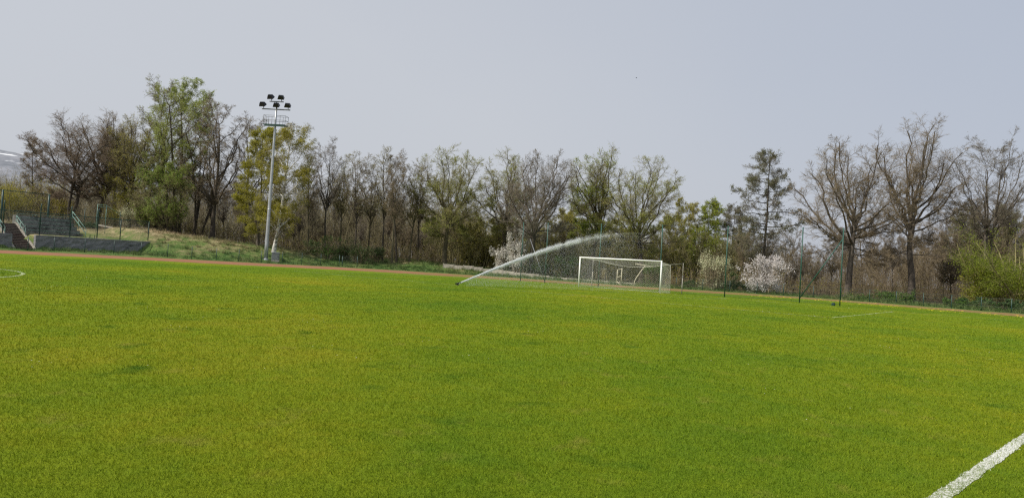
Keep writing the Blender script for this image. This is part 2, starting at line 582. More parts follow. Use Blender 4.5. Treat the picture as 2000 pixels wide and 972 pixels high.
def mat_hill():
    q, nt, bs = new_mat('far_hill')
    P = geo_pos(nt)
    sx = nt.nodes.new('ShaderNodeSeparateXYZ'); nt.links.new(P, sx.inputs[0])
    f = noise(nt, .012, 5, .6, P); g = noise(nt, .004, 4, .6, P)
    c = ramp(nt, f, [(.35, (.135, .150, .175)), (.65, (.25, .26, .29))])  # pale blue-grey tint paints the distance haze into the hill's colour
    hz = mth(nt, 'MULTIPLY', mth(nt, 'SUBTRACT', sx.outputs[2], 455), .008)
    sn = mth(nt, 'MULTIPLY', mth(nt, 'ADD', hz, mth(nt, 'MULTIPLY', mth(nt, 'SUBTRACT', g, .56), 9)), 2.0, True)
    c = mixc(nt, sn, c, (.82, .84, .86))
    nt.links.new(c, bs.inputs['Base Color']); bs.inputs['Roughness'].default_value = .95
    return q


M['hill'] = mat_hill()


def mat_water():
    q, nt, bs = new_mat('water_droplets')
    bs.inputs['Base Color'].default_value = (.93, .95, .96, 1); bs.inputs['Roughness'].default_value = .25
    tr = nt.nodes.new('ShaderNodeBsdfTranslucent'); tr.inputs['Color'].default_value = (.93, .95, .96, 1)
    mx = nt.nodes.new('ShaderNodeMixShader'); mx.inputs[0].default_value = .5
    nt.links.new(bs.outputs[0], mx.inputs[1]); nt.links.new(tr.outputs[0], mx.inputs[2])
    nt.links.new(mx.outputs[0], nt.nodes['Material Output'].inputs['Surface'])
    return q


M['water'] = mat_water()

# ------------------------------------------------------------------ ground, track, pitch
def axis(lo, hi, step, far):
    a = np.arange(lo, hi + .01, step)
    g = []
    s = step
    x = hi
    while x < far:
        s *= 1.35; x += s; g.append(x)
    g2 = []
    s = step; x = lo
    while x > -far:
        s *= 1.35; x -= s; g2.append(x)
    return np.concatenate([np.array(g2[::-1]), a, np.array(g)])


gx = axis(-84, 84, .7, 9000); gy = axis(46, 150, .7, 9000)
GX, GY = np.meshgrid(gx, gy, indexing='ij')
GZ = np.zeros_like(GX)
nearm = (np.abs(GX) < 700) & (GY > -60) & (GY < 700)
GZ[nearm] = H(GX[nearm], GY[nearm])
b = MB()
nx, ny = GX.shape
idx = np.arange(nx * ny).reshape(nx, ny)
Fq = np.stack([idx[:-1, :-1], idx[1:, :-1], idx[1:, 1:], idx[:-1, 1:]], -1).reshape(-1, 4)
b.add(np.stack([GX, GY, GZ], -1).reshape(-1, 3), Fq)
gr = b.build('ground', M['ground'])
tag(gr, kind='structure', label='rough grassy ground and bank round the pitch running into the wood', cat='ground')
wood = np.zeros(nx * ny)
dg = np.full(GX.shape, 60.); dg[nearm] = sdist(GX[nearm], GY[nearm], OUT_S)
wood = sm((dg + 1.2 * wnoise(GX, GY, .9) - np.where(GX > 12, 3.0, 15.5)) / 3.0) * (GY > 20)
at = gr.data.attributes.new('wood', 'FLOAT', 'POINT'); at.data.foreach_set('value', wood.ravel().astype(np.float32))

# pitch sheet: everything on this side of the track's inner edge
IN_F = smooth_poly(INNER, 20)
IN_F = IN_F + .22 * np.stack([wnoise(IN_F[:, 0], IN_F[:, 1], 2.1), wnoise(IN_F[:, 0], IN_F[:, 1], 2.7, 1)], 1)
OUT_F = smooth_poly(OUTER, 20)
_q = np.linspace(0, len(OUT_F) - 1, len(IN_F))
OUT_F = np.stack([np.interp(_q, np.arange(len(OUT_F)), OUT_F[:, j]) for j in (0, 1)], 1)
OUT_F = OUT_F + .3 * np.stack([wnoise(OUT_F[:, 0], OUT_F[:, 1], 2.3), wnoise(OUT_F[:, 0], OUT_F[:, 1], 1.9, 1)], 1)
b = MB()
n = len(IN_F)
cen = np.array([0.0, -30.0])
V = []
tt = np.concatenate([[0], np.linspace(.12, 1, 9)])
for t in tt:
    for p in IN_F:
        q = np.array([p[0] * (.25 + .75 * t), -30 + (p[1] + 30) * t])
        V.append((*q, .006))
idx = np.arange(len(tt) * n).reshape(len(tt), n)
b.add(V, np.stack([idx[:-1, :-1], idx[1:, :-1], idx[1:, 1:], idx[:-1, 1:]], -1).reshape(-1, 4)[:, ::-1])
tag(b.build('football_pitch', M['pitch']), kind='structure', label='mown football pitch with lush and straw-yellow patches', cat='pitch')
b = MB()
TR_F = OUT_F + (IN_F - OUT_F) * .17 + .25 * np.stack([wnoise(IN_F[:, 0], IN_F[:, 1], 3.1, 4), wnoise(IN_F[:, 0], IN_F[:, 1], 4.3, 5)], 1)
V = np.concatenate([np.c_[IN_F, np.full(n, .010)], np.c_[TR_F, np.full(n, .010)]])
i = np.arange(n - 1)
b.add(V, np.stack([i, i + 1, i + 1 + n, i + n], -1)[:, ::-1])
tag(b.build('running_track', M['track']), kind='structure', label='red cinder running track curving round the pitch, overgrown at the bend', cat='track')

# ------------------------------------------------------------------ pitch markings
GP = np.array([5.847, 61.633]); TH = -.6395
E_ = np.array([math.cos(TH), math.sin(TH)]); N_ = np.array([E_[1], -E_[0]])


def pit(a, bb):
    return GP + a * E_ + bb * N_


def strip(P, w, z, name, mat, wob=0.0):
    P = np.array(P, float)
    d = np.gradient(P, axis=0); d /= np.linalg.norm(d, axis=1, keepdims=True)
    nn = np.stack([-d[:, 1], d[:, 0]], 1)
    k = len(P)
    jit = 1 + wob * RNG.normal(size=(k, 2)) if wob else np.ones((k, 2))
    A = P + nn * w / 2 * jit[:, :1]; B = P - nn * w / 2 * jit[:, 1:]
    V = np.concatenate([np.c_[A, np.full(k, z)], np.c_[B, np.full(k, z)]])
    i = np.arange(k - 1)
    q = MB().add(V, np.stack([i, i + k, i + k + 1, i + 1], -1)).build(name, mat)
    return tag(q, kind='structure')


def seg(p, q, n):
    return np.array([p + (q - p) * t for t in np.linspace(0, 1, n)])


TL0 = np.array([-0.0, 0.0])
_a, _b = ((lambda d: d[:2] * (-CAM_H / d[2]))((u - 1000) / F_PX * RT - (v - 486) / F_PX * UP + fw) for u, v in ((1837, 972), (1999.5, 857)))
TLD = (_b - _a) / np.linalg.norm(_b - _a); TL0 = _a
LINE_W = .125
tag(strip(seg(TL0 - TLD * 30, TL0 + TLD * 47, 900), LINE_W, .011, 'touchline', M['line'], .10), label='white chalk touchline in the near corner', cat='line')
tag(strip(seg(pit(-21, 0), pit(30, 0), 300), .12, .0105, 'goal_line', M['faint_line'], .1), label='worn white goal line', cat='line')
tag(strip(np.concatenate([seg(pit(-16.5, 0), pit(-16.5, 16.5), 60), seg(pit(-16.5, 16.5), pit(23.82, 16.5), 150)[1:], seg(pit(23.82, 16.5), pit(23.82, 0), 60)[1:]]), .12, .0115, 'penalty_area_line', M['faint_line'], .1), label='faint line round the penalty area', cat='line')
tag(strip(np.concatenate([seg(pit(-5.5, 0), pit(-5.5, 5.5), 30), seg(pit(-5.5, 5.5), pit(12.82, 5.5), 60)[1:], seg(pit(12.82, 5.5), pit(12.82, 0), 30)[1:]]), .12, .012, 'goal_area_line', M['faint_line'], .1), label='faint line round the goal area', cat='line')
cc = np.array([-27.75, 25.2])
tag(strip([cc + 9.15 * np.array([math.cos(t), math.sin(t)]) for t in np.linspace(0, 2 * PI, 240)], .13, .0125, 'centre_circle', M['faint_line'], .1), label='worn chalk centre circle at the left edge', cat='line')

# ------------------------------------------------------------------ grass blades on the pitch (one object, uncountable)
def blades(P, L, W, lean, name, mat, z0=None, mi_fn=None, mats=None):
    k = len(P)
    az = RNG.uniform(0, 2 * PI, k); la = RNG.uniform(0, 2 * PI, k)
    s = np.stack([np.cos(az), np.sin(az), np.zeros(k)], 1) * (W / 2)[:, None]
    ln = lean * RNG.uniform(.3, 1.3, k)
    tip = np.stack([np.cos(la) * np.sin(ln), np.sin(la) * np.sin(ln), np.cos(ln)], 1) * L[:, None]
    V = np.stack([P - s, P + s, P + tip], 1).reshape(-1, 3)
    F = np.arange(3 * k).reshape(k, 3)
    b = MB()
    if mi_fn is None:
        b.add(V, F, 0, False)
    else:
        mi = mi_fn
        b.v.append(V.astype(np.float32)); b.n += len(V)
        b.f.append((F[~mi], 0, False)); b.f.append((F[mi], 1, False))
    return b.build(name, mats or mat)


NB = 900000
lr = RNG.uniform(math.log(3.9), math.log(66), NB)
r = np.exp(lr)
azm = RNG.uniform(R_(-47), R_(47), NB)
bx, by = r * np.sin(azm), r * np.cos(azm)
ok = sdist(bx, by, IN_S) < -.1
bx, by, r = bx[ok], by[ok], r[ok]
k = len(bx)
sc_ = (r / 5.0)
L = (.021 + .016 * RNG.random(k)) * np.minimum(sc_ ** .22, 1.45)
W = .0036 * np.minimum(sc_ ** .8, 5) * RNG.uniform(.7, 1.3, k)
patch = .75 + .5 * (wnoise(bx * 1.7, by * 1.7, 1.0) > .35)
L = L * np.where(patch > 1, 1.15, .95)
off = (bx - TL0[0]) * -TLD[1] + (by - TL0[1]) * TLD[0]
chalk = (np.abs(off) < LINE_W / 2 * RNG.uniform(.75, 1.2, k)) & (RNG.random(k) < .70)
LINES = [(seg(pit(-21, 0), pit(30, 0), 2), .35), (np.array([pit(-16.5, 0), pit(-16.5, 16.5), pit(23.82, 16.5), pit(23.82, 0)]), .45),
         (np.array([pit(-5.5, 0), pit(-5.5, 5.5), pit(12.82, 5.5), pit(12.82, 0)]), .4), (np.array([cc + 9.15 * np.array([math.cos(t), math.sin(t)]) for t in np.linspace(0, 2 * PI, 60)]), .85)]
for PL, pr_ in LINES:
    for i in range(len(PL) - 1):
        a_, b_ = PL[i], PL[i + 1]; dd_ = b_ - a_; L2_ = dd_ @ dd_
        t_ = np.clip(((bx - a_[0]) * dd_[0] + (by - a_[1]) * dd_[1]) / L2_, 0, 1)
        q_ = np.hypot(bx - a_[0] - t_ * dd_[0], by - a_[1] - t_ * dd_[1])
        chalk |= (q_ < .075) & (RNG.random(k) < pr_ * np.clip(.7 + .6 * wnoise(bx * .6, by * .6, 1.0, 5), .1, 1))
gb = blades(np.stack([bx, by, np.full(k, .006)], 1), L, W, .75, 'grass_blades', None, mi_fn=chalk, mats=[M['blade'], M['chalk_blade']])
tag(gb, 'short mown grass blades covering the football pitch', 'grass', kind='stuff')

# long grass on the bank
NT = 210000
tx = RNG.uniform(-62, 62, NT); ty = RNG.uniform(48, 118, NT)
d = sdist(tx, ty, OUT_S)
u = 1000 + F_PX * tx / ty
on = (d > -2.2) & (u > -160) & (u < 2160) & (np.where(u < 1000, d < 24, d < 10))
on &= (d > .8) | (RNG.random(NT) < np.where(d > -1.3, .5, .12))
aa = (tx - SO[0]) * SD[0] + (ty - SO[1]) * SD[1]; bb_ = (tx - SO[0]) * SN[0] + (ty - SO[1]) * SN[1]
on &= ~((aa < WALL_A1 + .4) & (aa > WALL_A0) & (bb_ > -.25) & (bb_ < 1.0))
on &= ~((aa < 9.2) & (bb_ > -.3) & (bb_ < 9))
tx, ty, d = tx[on], ty[on], d[on]
k = len(tx)
tus = wnoise(tx * 2.3, ty * 2.3, 1.0, 2)
L = (.13 + .2 * RNG.random(k)) * np.where(tus > .2, 1.5, .75) * np.where(d < 1.2, np.where(d < -.8, .3, .55), 1) * np.where((bb_[on] > .5) & (aa[on] < WALL_A1), .5, 1)
tz = H(tx, ty)
# tussocks: fans of long blades falling outwards
nt_ = 9000
cx_ = RNG.uniform(-62, 62, nt_); cy_ = RNG.uniform(48, 112, nt_)
dc = sdist(cx_, cy_, OUT_S); uc = 1000 + F_PX * cx_ / cy_
ac = (cx_ - SO[0]) * SD[0] + (cy_ - SO[1]) * SD[1]; bc = (cx_ - SO[0]) * SN[0] + (cy_ - SO[1]) * SN[1]
okc = (dc > .6) & (uc > -160) & (uc < 2160) & (dc < np.where(uc < 1000, 22, 7)) & ~((ac < WALL_A1 + .5) & (bc > -.4) & (bc < 12))
cx_, cy_ = cx_[okc], cy_[okc]
per = 34
qx = np.repeat(cx_, per) + RNG.normal(0, .14, len(cx_) * per); qy = np.repeat(cy_, per) + RNG.normal(0, .14, len(cx_) * per)
ql = np.repeat(RNG.uniform(.28, .72, len(cx_)), per) * RNG.uniform(.5, 1.1, len(qx))
tx = np.concatenate([tx, qx]); ty = np.concatenate([ty, qy]); tz = np.concatenate([tz, H(qx, qy)]); L = np.concatenate([L, ql])
k = len(tx)
bk = blades(np.stack([tx, ty, tz - .02], 1), L, .022 + .022 * RNG.random(k), .85, 'bank_grass', M['bank_blade'])
tag(bk, 'tussocky green and straw-coloured long grass over the bank and verge', 'grass', kind='stuff')

# dandelions and daisies
def flowers(P, s, name, mat):
    k = len(P)
    an = np.arange(6) * PI / 3
    ring = np.stack([np.cos(an), np.sin(an), np.zeros(6)], 1)
    tl = RNG.normal(0, .25, (k, 6, 1)) * s[:, None, None]
    V = P[:, None, :] + ring[None] * s[:, None, None] + np.concatenate([np.zeros((k, 6, 2)), tl * .4], 2)
    return MB().add(V.reshape(-1, 3), np.arange(6 * k).reshape(k, 6), 0, False).build(name, mat)


M['dandelion'] = leaf_mat('dandelion_yellow', (.55, .42, .02), (.80, .66, .06), .2)
M['daisy'] = leaf_mat('daisy_white', (.60, .58, .45), (.85, .84, .80), .2)
px_ = RNG.normal(0, 1, 900)
fx = np.concatenate([RNG.uniform(20, 46, 3200), RNG.uniform(-46, 0, 160)]); fy = np.concatenate([RNG.uniform(40, 66, 3200), RNG.uniform(50, 74, 160)])
di = sdist(fx, fy, IN_S)
okf = (di < -.2) & (di > -7) & (wnoise(fx * 1.3, fy * 1.3, 1, 3) > .0)
fl = flowers(np.stack([fx[okf], fy[okf], np.full(okf.sum(), .12)], 1), RNG.uniform(.05, .095, okf.sum()), 'dandelion_flowers', M['dandelion'])
tag(fl, 'yellow dandelions scattered along the far edge of the pitch', 'flowers', kind='stuff')
q_ = []
for _ in range(60):
    rr = math.exp(random.uniform(math.log(9), math.log(48))); a_ = R_(random.uniform(-36, 36))
    for _ in range(random.randint(1, 6)):
        q_.append((rr * math.sin(a_) + random.gauss(0, .22), rr * math.cos(a_) + random.gauss(0, .22), .055))
q_ = np.array(q_)
fl = flowers(q_, RNG.uniform(.005, .010, len(q_)) * np.sqrt(np.hypot(q_[:, 0], q_[:, 1]) / 9), 'daisy_flowers', M['daisy'])
tag(fl, 'tiny white daisies dotted over the mown grass', 'flowers', kind='stuff')

# ------------------------------------------------------------------ far hill
b = MB()
U = np.linspace(-2600, 1500, 130); DD = np.linspace(2700, 6200, 46)
V = []
for dd in DD:
    for uu in U:
        t = (dd - 2700) / 3500
        ridge = np.interp(uu, [-2600, -1000, -300, 0, 45, 200, 300, 460, 620, 900, 1200, 1500], [760, 720, 600, 505, 480, 395, 370, 340, 250, 110, 60, 0])
        prof = math.sin(min(1, t / .55) * PI / 2) if t < .55 else 1 - .25 * (t - .55) / .45
        x = (uu - 1000) / F_PX * dd
        z = ridge * prof + 16 * float(wnoise(np.array(x / 210), np.array(dd / 190), 1.0)) * prof + 6 * float(wnoise(np.array(x / 60), np.array(dd / 60), 1.0)) * prof
        V.append((x, dd, max(z, -2)))
idx = np.arange(len(V)).reshape(len(DD), len(U))
b.add(V, np.stack([idx[:-1, :-1], idx[:-1, 1:], idx[1:, 1:], idx[1:, :-1]], -1).reshape(-1, 4))
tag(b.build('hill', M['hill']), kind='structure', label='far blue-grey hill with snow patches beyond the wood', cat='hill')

# ------------------------------------------------------------------ trees
def unit(v):
    return v / (np.linalg.norm(v, axis=-1, keepdims=True) + 1e-9)


def grow(start, dirs, length, r0, r1, k, wob, tropism, rng):
    N = len(start)
    P = np.empty((N, k + 1, 3)); P[:, 0] = start
    d = unit(dirs.copy())
    st = length[:, None] / k
    for i in range(k):
        d = unit(d + rng.normal(0, wob, (N, 3)) + np.array([0, 0, tropism]))
        P[:, i + 1] = P[:, i] + d * st
    t = np.linspace(0, 1, k + 1)[None]
    Rr = r0[:, None] + (r1 - r0)[:, None] * t ** .8
    return P, Rr


def spawn(P, Rr, n, t0, t1, a0, a1, rng, bias=1.0, jit=8):
    """n children on every polyline: positions, directions, parent length, radius there, t"""
    N, k1, _ = P.shape
    k = k1 - 1
    t = t0 + (t1 - t0) * np.clip((np.arange(n)[None] + rng.uniform(0, 1, (N, n))) / n, 0, 1) ** bias
    f = np.clip(t * k, 0, k - 1e-4); i = f.astype(int); w = (f - i)[..., None]
    row = np.arange(N)[:, None]
    A = P[row, i]; B = P[row, i + 1]
    pos = A + (B - A) * w
    tan = unit(B - A)
    rad = Rr[row, i] * (1 - w[..., 0]) + Rr[row, i + 1] * w[..., 0]
    ang = np.radians(a0 + (a1 - a0) * (t - t0) / max(1e-6, t1 - t0) + rng.normal(0, jit, (N, n)))
    az = (np.arange(n)[None] * 2.399963 + rng.uniform(0, 2 * PI, (N, 1)) + rng.normal(0, .5, (N, n)))
    ax = np.where(np.abs(tan[..., 2:3]) > .9, np.array([1., 0, 0]), np.array([0, 0, 1.]))
    U_ = unit(np.cross(tan, ax)); W_ = np.cross(tan, U_)
    dr = tan * np.cos(ang)[..., None] + (U_ * np.cos(az)[..., None] + W_ * np.sin(az)[..., None]) * np.sin(ang)[..., None]
    plen = np.linalg.norm(np.diff(P, axis=1), axis=2).sum(1)[:, None] * np.ones((1, n))
    return pos.reshape(-1, 3), dr.reshape(-1, 3), plen.ravel(), rad.ravel(), t.ravel()


TYPES = {
    'oak': dict(zc=0.5, trunk=.46, r=.023, h0=.17, g=1.05, e=3.3, hb=0.24, fan=0.48, slope=1, ho=.56, vo=.32, n1=26, n2=12, l2=.36, n3=10, l3=.46, n4=9, l4=.55, w0=.03, in_=.6),
    'spread': dict(zc=0.6, trunk=.42, r=.023, h0=.24, g=1.30, e=3.0, hb=0.24, fan=0.44, slope=1, ho=.52, vo=.40, n1=24, n2=12, l2=.34, n3=10, l3=.46, n4=9, l4=.55, w0=.035, in_=.6),
    'tall': dict(zc=0.56, trunk=.78, r=.014, h0=.26, g=1.1, e=3.0, hb=.24, slope=2.0, ho=.50, vo=.36, n1=26, n2=10, l2=.32, n3=8, l3=.48, n4=8, l4=.55, w0=.022, in_=.6),
    'pole': dict(zc=0.7, trunk=.80, r=.0095, h0=.40, g=1.75, e=2.2, hb=.30, slope=3.2, ho=.50, vo=.42, n1=20, n2=9, l2=.30, n3=6, l3=.48, n4=5, l4=.55, w0=.02, in_=.55),
    'conif': dict(trunk=.95, r=.013, h0=.24, g=.72, e=2.0, hb=.24, slope=.15, ho=.5, vo=.10, n1=40, n2=10, l2=.34, n3=7, l3=.45, n4=5, l4=.5, w0=.014, in_=.75),
    'birch': dict(zc=0.45, trunk=.90, r=.012, h0=.12, g=.95, e=2.4, hb=.12, slope=1.25, ho=.45, vo=.45, n1=26, n2=10, l2=.34, n3=8, l3=.60, n4=6, l4=.6, w0=.025, in_=.6, droop=-.30),
    'egg': dict(zc=0.42, trunk=.75, r=.015, h0=.04, g=.85, e=2.5, hb=.06, slope=.95, ho=.55, vo=.30, n1=30, n2=9, l2=.36, n3=8, l3=.48, n4=6, l4=.5, w0=.03, in_=.5),
}


def make_tree_mesh(seed, typ, height, crown_w, trunk_mat, twig_mat, leaf=None, nleaf=0, lsize=.12, stems=1, lean=(0, 0), tw=.012, leaf_low=0.0, shed=0.0, thick=1.0, clump=0.0, h0=None):
    """returns (trunk mesh, crown mesh): trunk = stem and limbs, crown = twigs and leaves"""
    rng = np.random.default_rng(seed)
    T = dict(TYPES[typ])
    if h0 is not None: T['h0'] = h0; T['hb'] = h0
    h = height; rw = crown_w / 2
    r0 = T['r'] * h * thick
    st = np.zeros((stems, 3)); dr = np.tile(np.array([[lean[0], lean[1], 1.0]]), (stems, 1))
    if stems > 1:
        st[:, :2] = rng.normal(0, .016 * h, (stems, 2)); st[0] = 0
        dr[:, :2] += (st[:, :2] / h) * 4 + rng.normal(0, .03, (stems, 2))
    ln = np.full(stems, T['trunk'] * h) * (rng.uniform(.8, 1.0, stems) if stems > 1 else 1)
    P0, R0 = grow(st, dr, ln, np.full(stems, r0) * (rng.uniform(.6, .85, stems) if stems > 1 else 1), np.full(stems, r0 * (.42 if 'fan' in T else .16)), 16, T['w0'], .01, rng)
    R0[:, 0] *= 1.3; R0[:, 1] *= 1.06
    # limbs reach out to points spread over the crown's envelope
    n1 = T['n1']
    q = (np.arange(n1) + rng.uniform(.1, .9, n1)) / n1
    q = q ** .92
    env = np.clip(1 - np.abs(2 * np.clip(q, 0, 1) ** T['g'] - 1) ** T['e'], 0, 1) ** (1 / T['e'])
    lob = 1 + .10 * np.sin(q * 9 + rng.uniform(0, 6))
    rad = rw * env * lob * np.where(rng.random(n1) < .74, rng.uniform(.88, 1.0, n1), rng.uniform(T['in_'] * .6, .8, n1)) * .86
    az = np.arange(n1) * 2.399963 + rng.normal(0, .35, n1) + rng.uniform(0, 6)
    tz = h * (T['h0'] + (1 - T['h0']) * q * .94)
    if shed:
        ok = ~((q < .38) & (rng.random(n1) < shed)); q, rad, az, tz = q[ok], rad[ok], az[ok], tz[ok]; n1 = len(q)
    tgt = np.stack([rad * np.cos(az) + lean[0] * tz, rad * np.sin(az) + lean[1] * tz, tz], 1)
    za = np.clip(tz - T['slope'] * rad * rng.uniform(.75, 1.25, n1), T['hb'] * h * rng.uniform(.9, 1.25, n1), None)
    if 'fan' in T: za = h * (T['hb'] + (T['fan'] - T['hb']) * np.clip(q * rng.uniform(.35, 1.25, n1) + rng.uniform(-.1, .15, n1), 0, 1))
    si = rng.integers(0, stems, n1)
    A = np.empty((n1, 3)); ra = np.empty(n1)
    for i in range(n1):
        zz = P0[si[i], :, 2]; zt = min(za[i], zz[-1] * .985)
        A[i] = [np.interp(zt, zz, P0[si[i], :, j]) for j in range(3)]
        ra[i] = np.interp(zt, zz, R0[si[i]])
    D = tgt - A
    C = A + D * np.array([T['ho'], T['ho'], T['vo']])
    k1 = 10
    t = np.linspace(0, 1, k1 + 1)[None, :, None]
    P1 = A[:, None] * (1 - t) ** 2 + 2 * C[:, None] * t * (1 - t) + tgt[:, None] * t * t
    L1 = np.linalg.norm(np.diff(P1, axis=1), axis=2).sum(1)
    wk = np.cumsum(rng.normal(0, 1, (n1, k1 + 1, 3)), axis=1); wk -= wk[:, :1]
    P1 = P1 + wk * (.023 * L1)[:, None, None] * np.linspace(0, 1, k1 + 1)[None, :, None] ** .6
    r1 = np.minimum(ra * .70, L1 * .0225 * (.55 + .45 * thick) + .01)
    R1 = r1[:, None] * (1 - .68 * np.linspace(0, 1, k1 + 1)[None] ** .8)
    lp = rng.uniform(0, 6, 3)

    def reach(q3):    # 1 on the rounded crown's uneven outline, more outside it
        zc = T['zc'] * h
        X = q3[:, 0] - lean[0] * q3[:, 2]; Y = q3[:, 1] - lean[1] * q3[:, 2]; Z = q3[:, 2] - zc
        az_ = np.arctan2(Y, X)
        lim = 1 + .08 * np.sin(3 * az_ + lp[0]) + .06 * np.sin(5 * az_ + 4 * Z / h + lp[1]) + .05 * np.sin(9 * Z / h + lp[2])
        return (np.abs(np.hypot(X, Y) / rw) ** 2.3 + np.where(Z > 0, np.abs(Z / (h - zc)), np.abs(Z / h) * .55) ** 2.3) ** (1 / 2.3) / lim

    def trim(P, R, cull):      # branches that would outgrow the crown stay short or are missing
        if 'zc' not in T: return P, R
        mm = reach(P[:, -1])
        if cull:
            kp = mm < 1.06 + rng.uniform(-.07, .07, len(mm))
            return P[kp], R[kp]
        f = np.clip(1 - (mm - .95) * 3.0, .5, 1)[:, None, None]
        return P[:, :1] + (P - P[:, :1]) * f, R

    if 'zc' in T:
        tip = P1[:, -1]
        kk = np.minimum(1, .86 / reach(tip)) - 1
        c_ = np.stack([lean[0] * tip[:, 2], lean[1] * tip[:, 2], np.minimum(tip[:, 2], T['zc'] * h)], 1)
        P1 = P1 + ((tip - c_) * kk[:, None])[:, None] * np.linspace(0, 1, k1 + 1)[None, :, None] ** 1.3
    droop = T.get('droop', 0)
    pos, d2, pl, pr, t = spawn(P1, R1, T['n2'], .26 if 'fan' in T else .18, 1.0, 52, 26, rng, .8)
    L2 = np.maximum(pl * T['l2'], .07 * h) * (1.12 - .6 * t) * rng.uniform(.6, 1.25, len(t))
    r2 = np.minimum(pr * .68, np.maximum(L2 * .0155, tw * 1.3))
    P2, R2 = grow(pos, d2, L2, r2, np.maximum(r2 * .35, tw * .8), 7, .13, .055 + droop * .2, rng)
    P2, R2 = trim(P2, R2, False)
    pos, d3, pl, pr, t = spawn(P2, R2, T['n3'], .15, 1.0, 52, 32, rng, .9)
    L3 = pl * T['l3'] * (1.05 - .45 * t) * rng.uniform(.6, 1.3, len(t))
    r3 = np.minimum(pr * .7, np.maximum(L3 * .010, tw * .9))
    P3, R3 = grow(pos, d3, L3, r3, np.full(len(r3), tw * .6), 4, .16, .02 + droop * .7, rng)
    P3, R3 = trim(P3, R3, True)
    pos, d4, pl, pr, t = spawn(P3, R3, T['n4'], .2, 1.0, 46, 30, rng)
    L4 = np.maximum(pl * T['l4'] * rng.uniform(.5, 1.3, len(t)), .18)
    r4 = np.full(len(L4), tw * .72)
    P4, R4 = grow(pos, d4, L4, r4, r4 * .6, 2, .18, .02 + droop, rng)
    P4, R4 = trim(P4, R4, True)
    # settle the exact height and width
    sz = h / np.percentile(P4[..., 2], 99.7 if 'zc' in T else 99.9)
    xr = np.concatenate([(P4[..., 0] - lean[0] * P4[..., 2]).ravel(), (P4[..., 1] - lean[1] * P4[..., 2]).ravel()])
    sxy = rw / np.percentile(np.abs(xr), 97.0 if 'zc' in T else 98)
    sxy = np.clip(sxy, .8, 1.35)

    def fit(P):
        Q = P.copy()
        for j in (0, 1):
            Q[..., j] = (P[..., j] - lean[j] * P[..., 2]) * sxy + lean[j] * P[..., 2] * sz
        Q[..., 2] *= sz
        return Q
    P0, P1, P2, P3, P4 = map(fit, (P0, P1, P2, P3, P4))
    b = MB()
    P0[:, 0, 2] -= .25
    b.tubes(P0, R0, 9); b.tubes(P1, R1, 6); b.tubes(P2, R2, 4)
    trunk = b.mesh('trunk', trunk_mat)
    c = MB()
    c.tubes(P3, R3, 3, 0); c.tubes(P4, R4, 3, 0)
    mats = [twig_mat]
    if nleaf:
        cand = np.concatenate([P4[:, 1:].reshape(-1, 3), P3[:, 2:].reshape(-1, 3)])
        zr = cand[:, 2] / h
        w = np.ones(len(cand)) if not leaf_low else np.clip(1.2 - zr * leaf_low, .05, 1)
        if clump:
            ph = rng.uniform(0, 6, 3)
            f = np.sin(cand[:, 0] * 1.1 + ph[0]) * np.sin(cand[:, 1] * 1.1 + ph[1]) + np.sin(cand[:, 2] * 1.3 + ph[2])
            w = w * np.clip(.5 + clump * f, .03, 2)
        ch = rng.choice(len(cand), nleaf, p=w / w.sum())
        Q = cand[ch] + rng.normal(0, .10, (nleaf, 3))
        A = unit(rng.normal(size=(nleaf, 3))); B = unit(np.cross(A, rng.normal(size=(nleaf, 3))))
        s1 = (lsize * rng.uniform(.55, 1.25, nleaf))[:, None]
        V = np.stack([Q - A * s1 * .5, Q + B * s1 * .32, Q + A * s1 * .5, Q - B * s1 * .32], 1)
        c.add(V.reshape(-1, 3), np.arange(4 * nleaf).reshape(nleaf, 4), 1, False)
        mats.append(leaf)
    return trunk, c.mesh('crown', mats)


def put_tree(name, meshes, loc, rz, label, cat='tree', group=None, scale=(1, 1, 1), tilt=(0, 0)):
    o = empty(name, loc)
    o.rotation_euler = (tilt[0], tilt[1], rz); o.scale = scale
    for part, me in zip(('trunk', 'crown'), meshes):
        c = bpy.data.objects.new(part, me); COL.objects.link(c); c.parent = o
    return tag(o, label, cat, group)


def tree_at(name, label, px, Y, top, width_px, typ, seed, rz=0, trunk='bark_dark', twig='twig_brown', leaf=None, cat='tree', group=None, pxtop=None, **kw):
    x, y, z = ground_at(px, Y)
    topz = ray(pxtop if pxtop else px, top, Y)
    h = topz[2] - z
    lean = (0, 0)
    if pxtop:
        lean = ((topz[0] - x) / h, 0)
    me = make_tree_mesh(seed, typ, h, width_px * Y / F_PX, M[trunk], M[twig], M[leaf] if leaf else None, lean=lean, **kw)
    return put_tree(name, me, (x, y, z), rz if not pxtop else 0, label, cat, group)


TB = 'bare_tree'
# --- left wood
tree_at(TB, 'small spiky bare tree in the gap below the snowy hill', 57, 104, 268, 42, 'egg', 11, trunk='bark_dark', twig='twig_brown')
tree_at(TB, 'broad bare tree with fan-shaped crown directly above the concrete stand', 134, 101, 224, 165, 'spread', 12, twig='twig_red', stems=2, tw=.013)
tree_at(TB, 'bare dark tree forking low behind the end of the stand railing', 189, 104, 218, 120, 'spread', 13, twig='twig_brown')
tree_at(TB, 'low bare grey tree in the dip left of the olive budding tree', 222, 110, 240, 75, 'oak', 14, twig='twig_grey')
tree_at('budding_tree', 'olive budding tree between the bare trees and the tall green one', 250, 102, 226, 92, 'oak', 15, trunk='bark_dark', twig='twig_olive', leaf='leaf_olive', nleaf=9000, lsize=.13)
tree_at('tall_tree', 'slender very tall tree with thin pale leaves, left of the tallest green crown', 303, 106, 157, 82, 'tall', 16, twig='twig_grey', leaf='leaf_bud', nleaf=7500, lsize=.12)
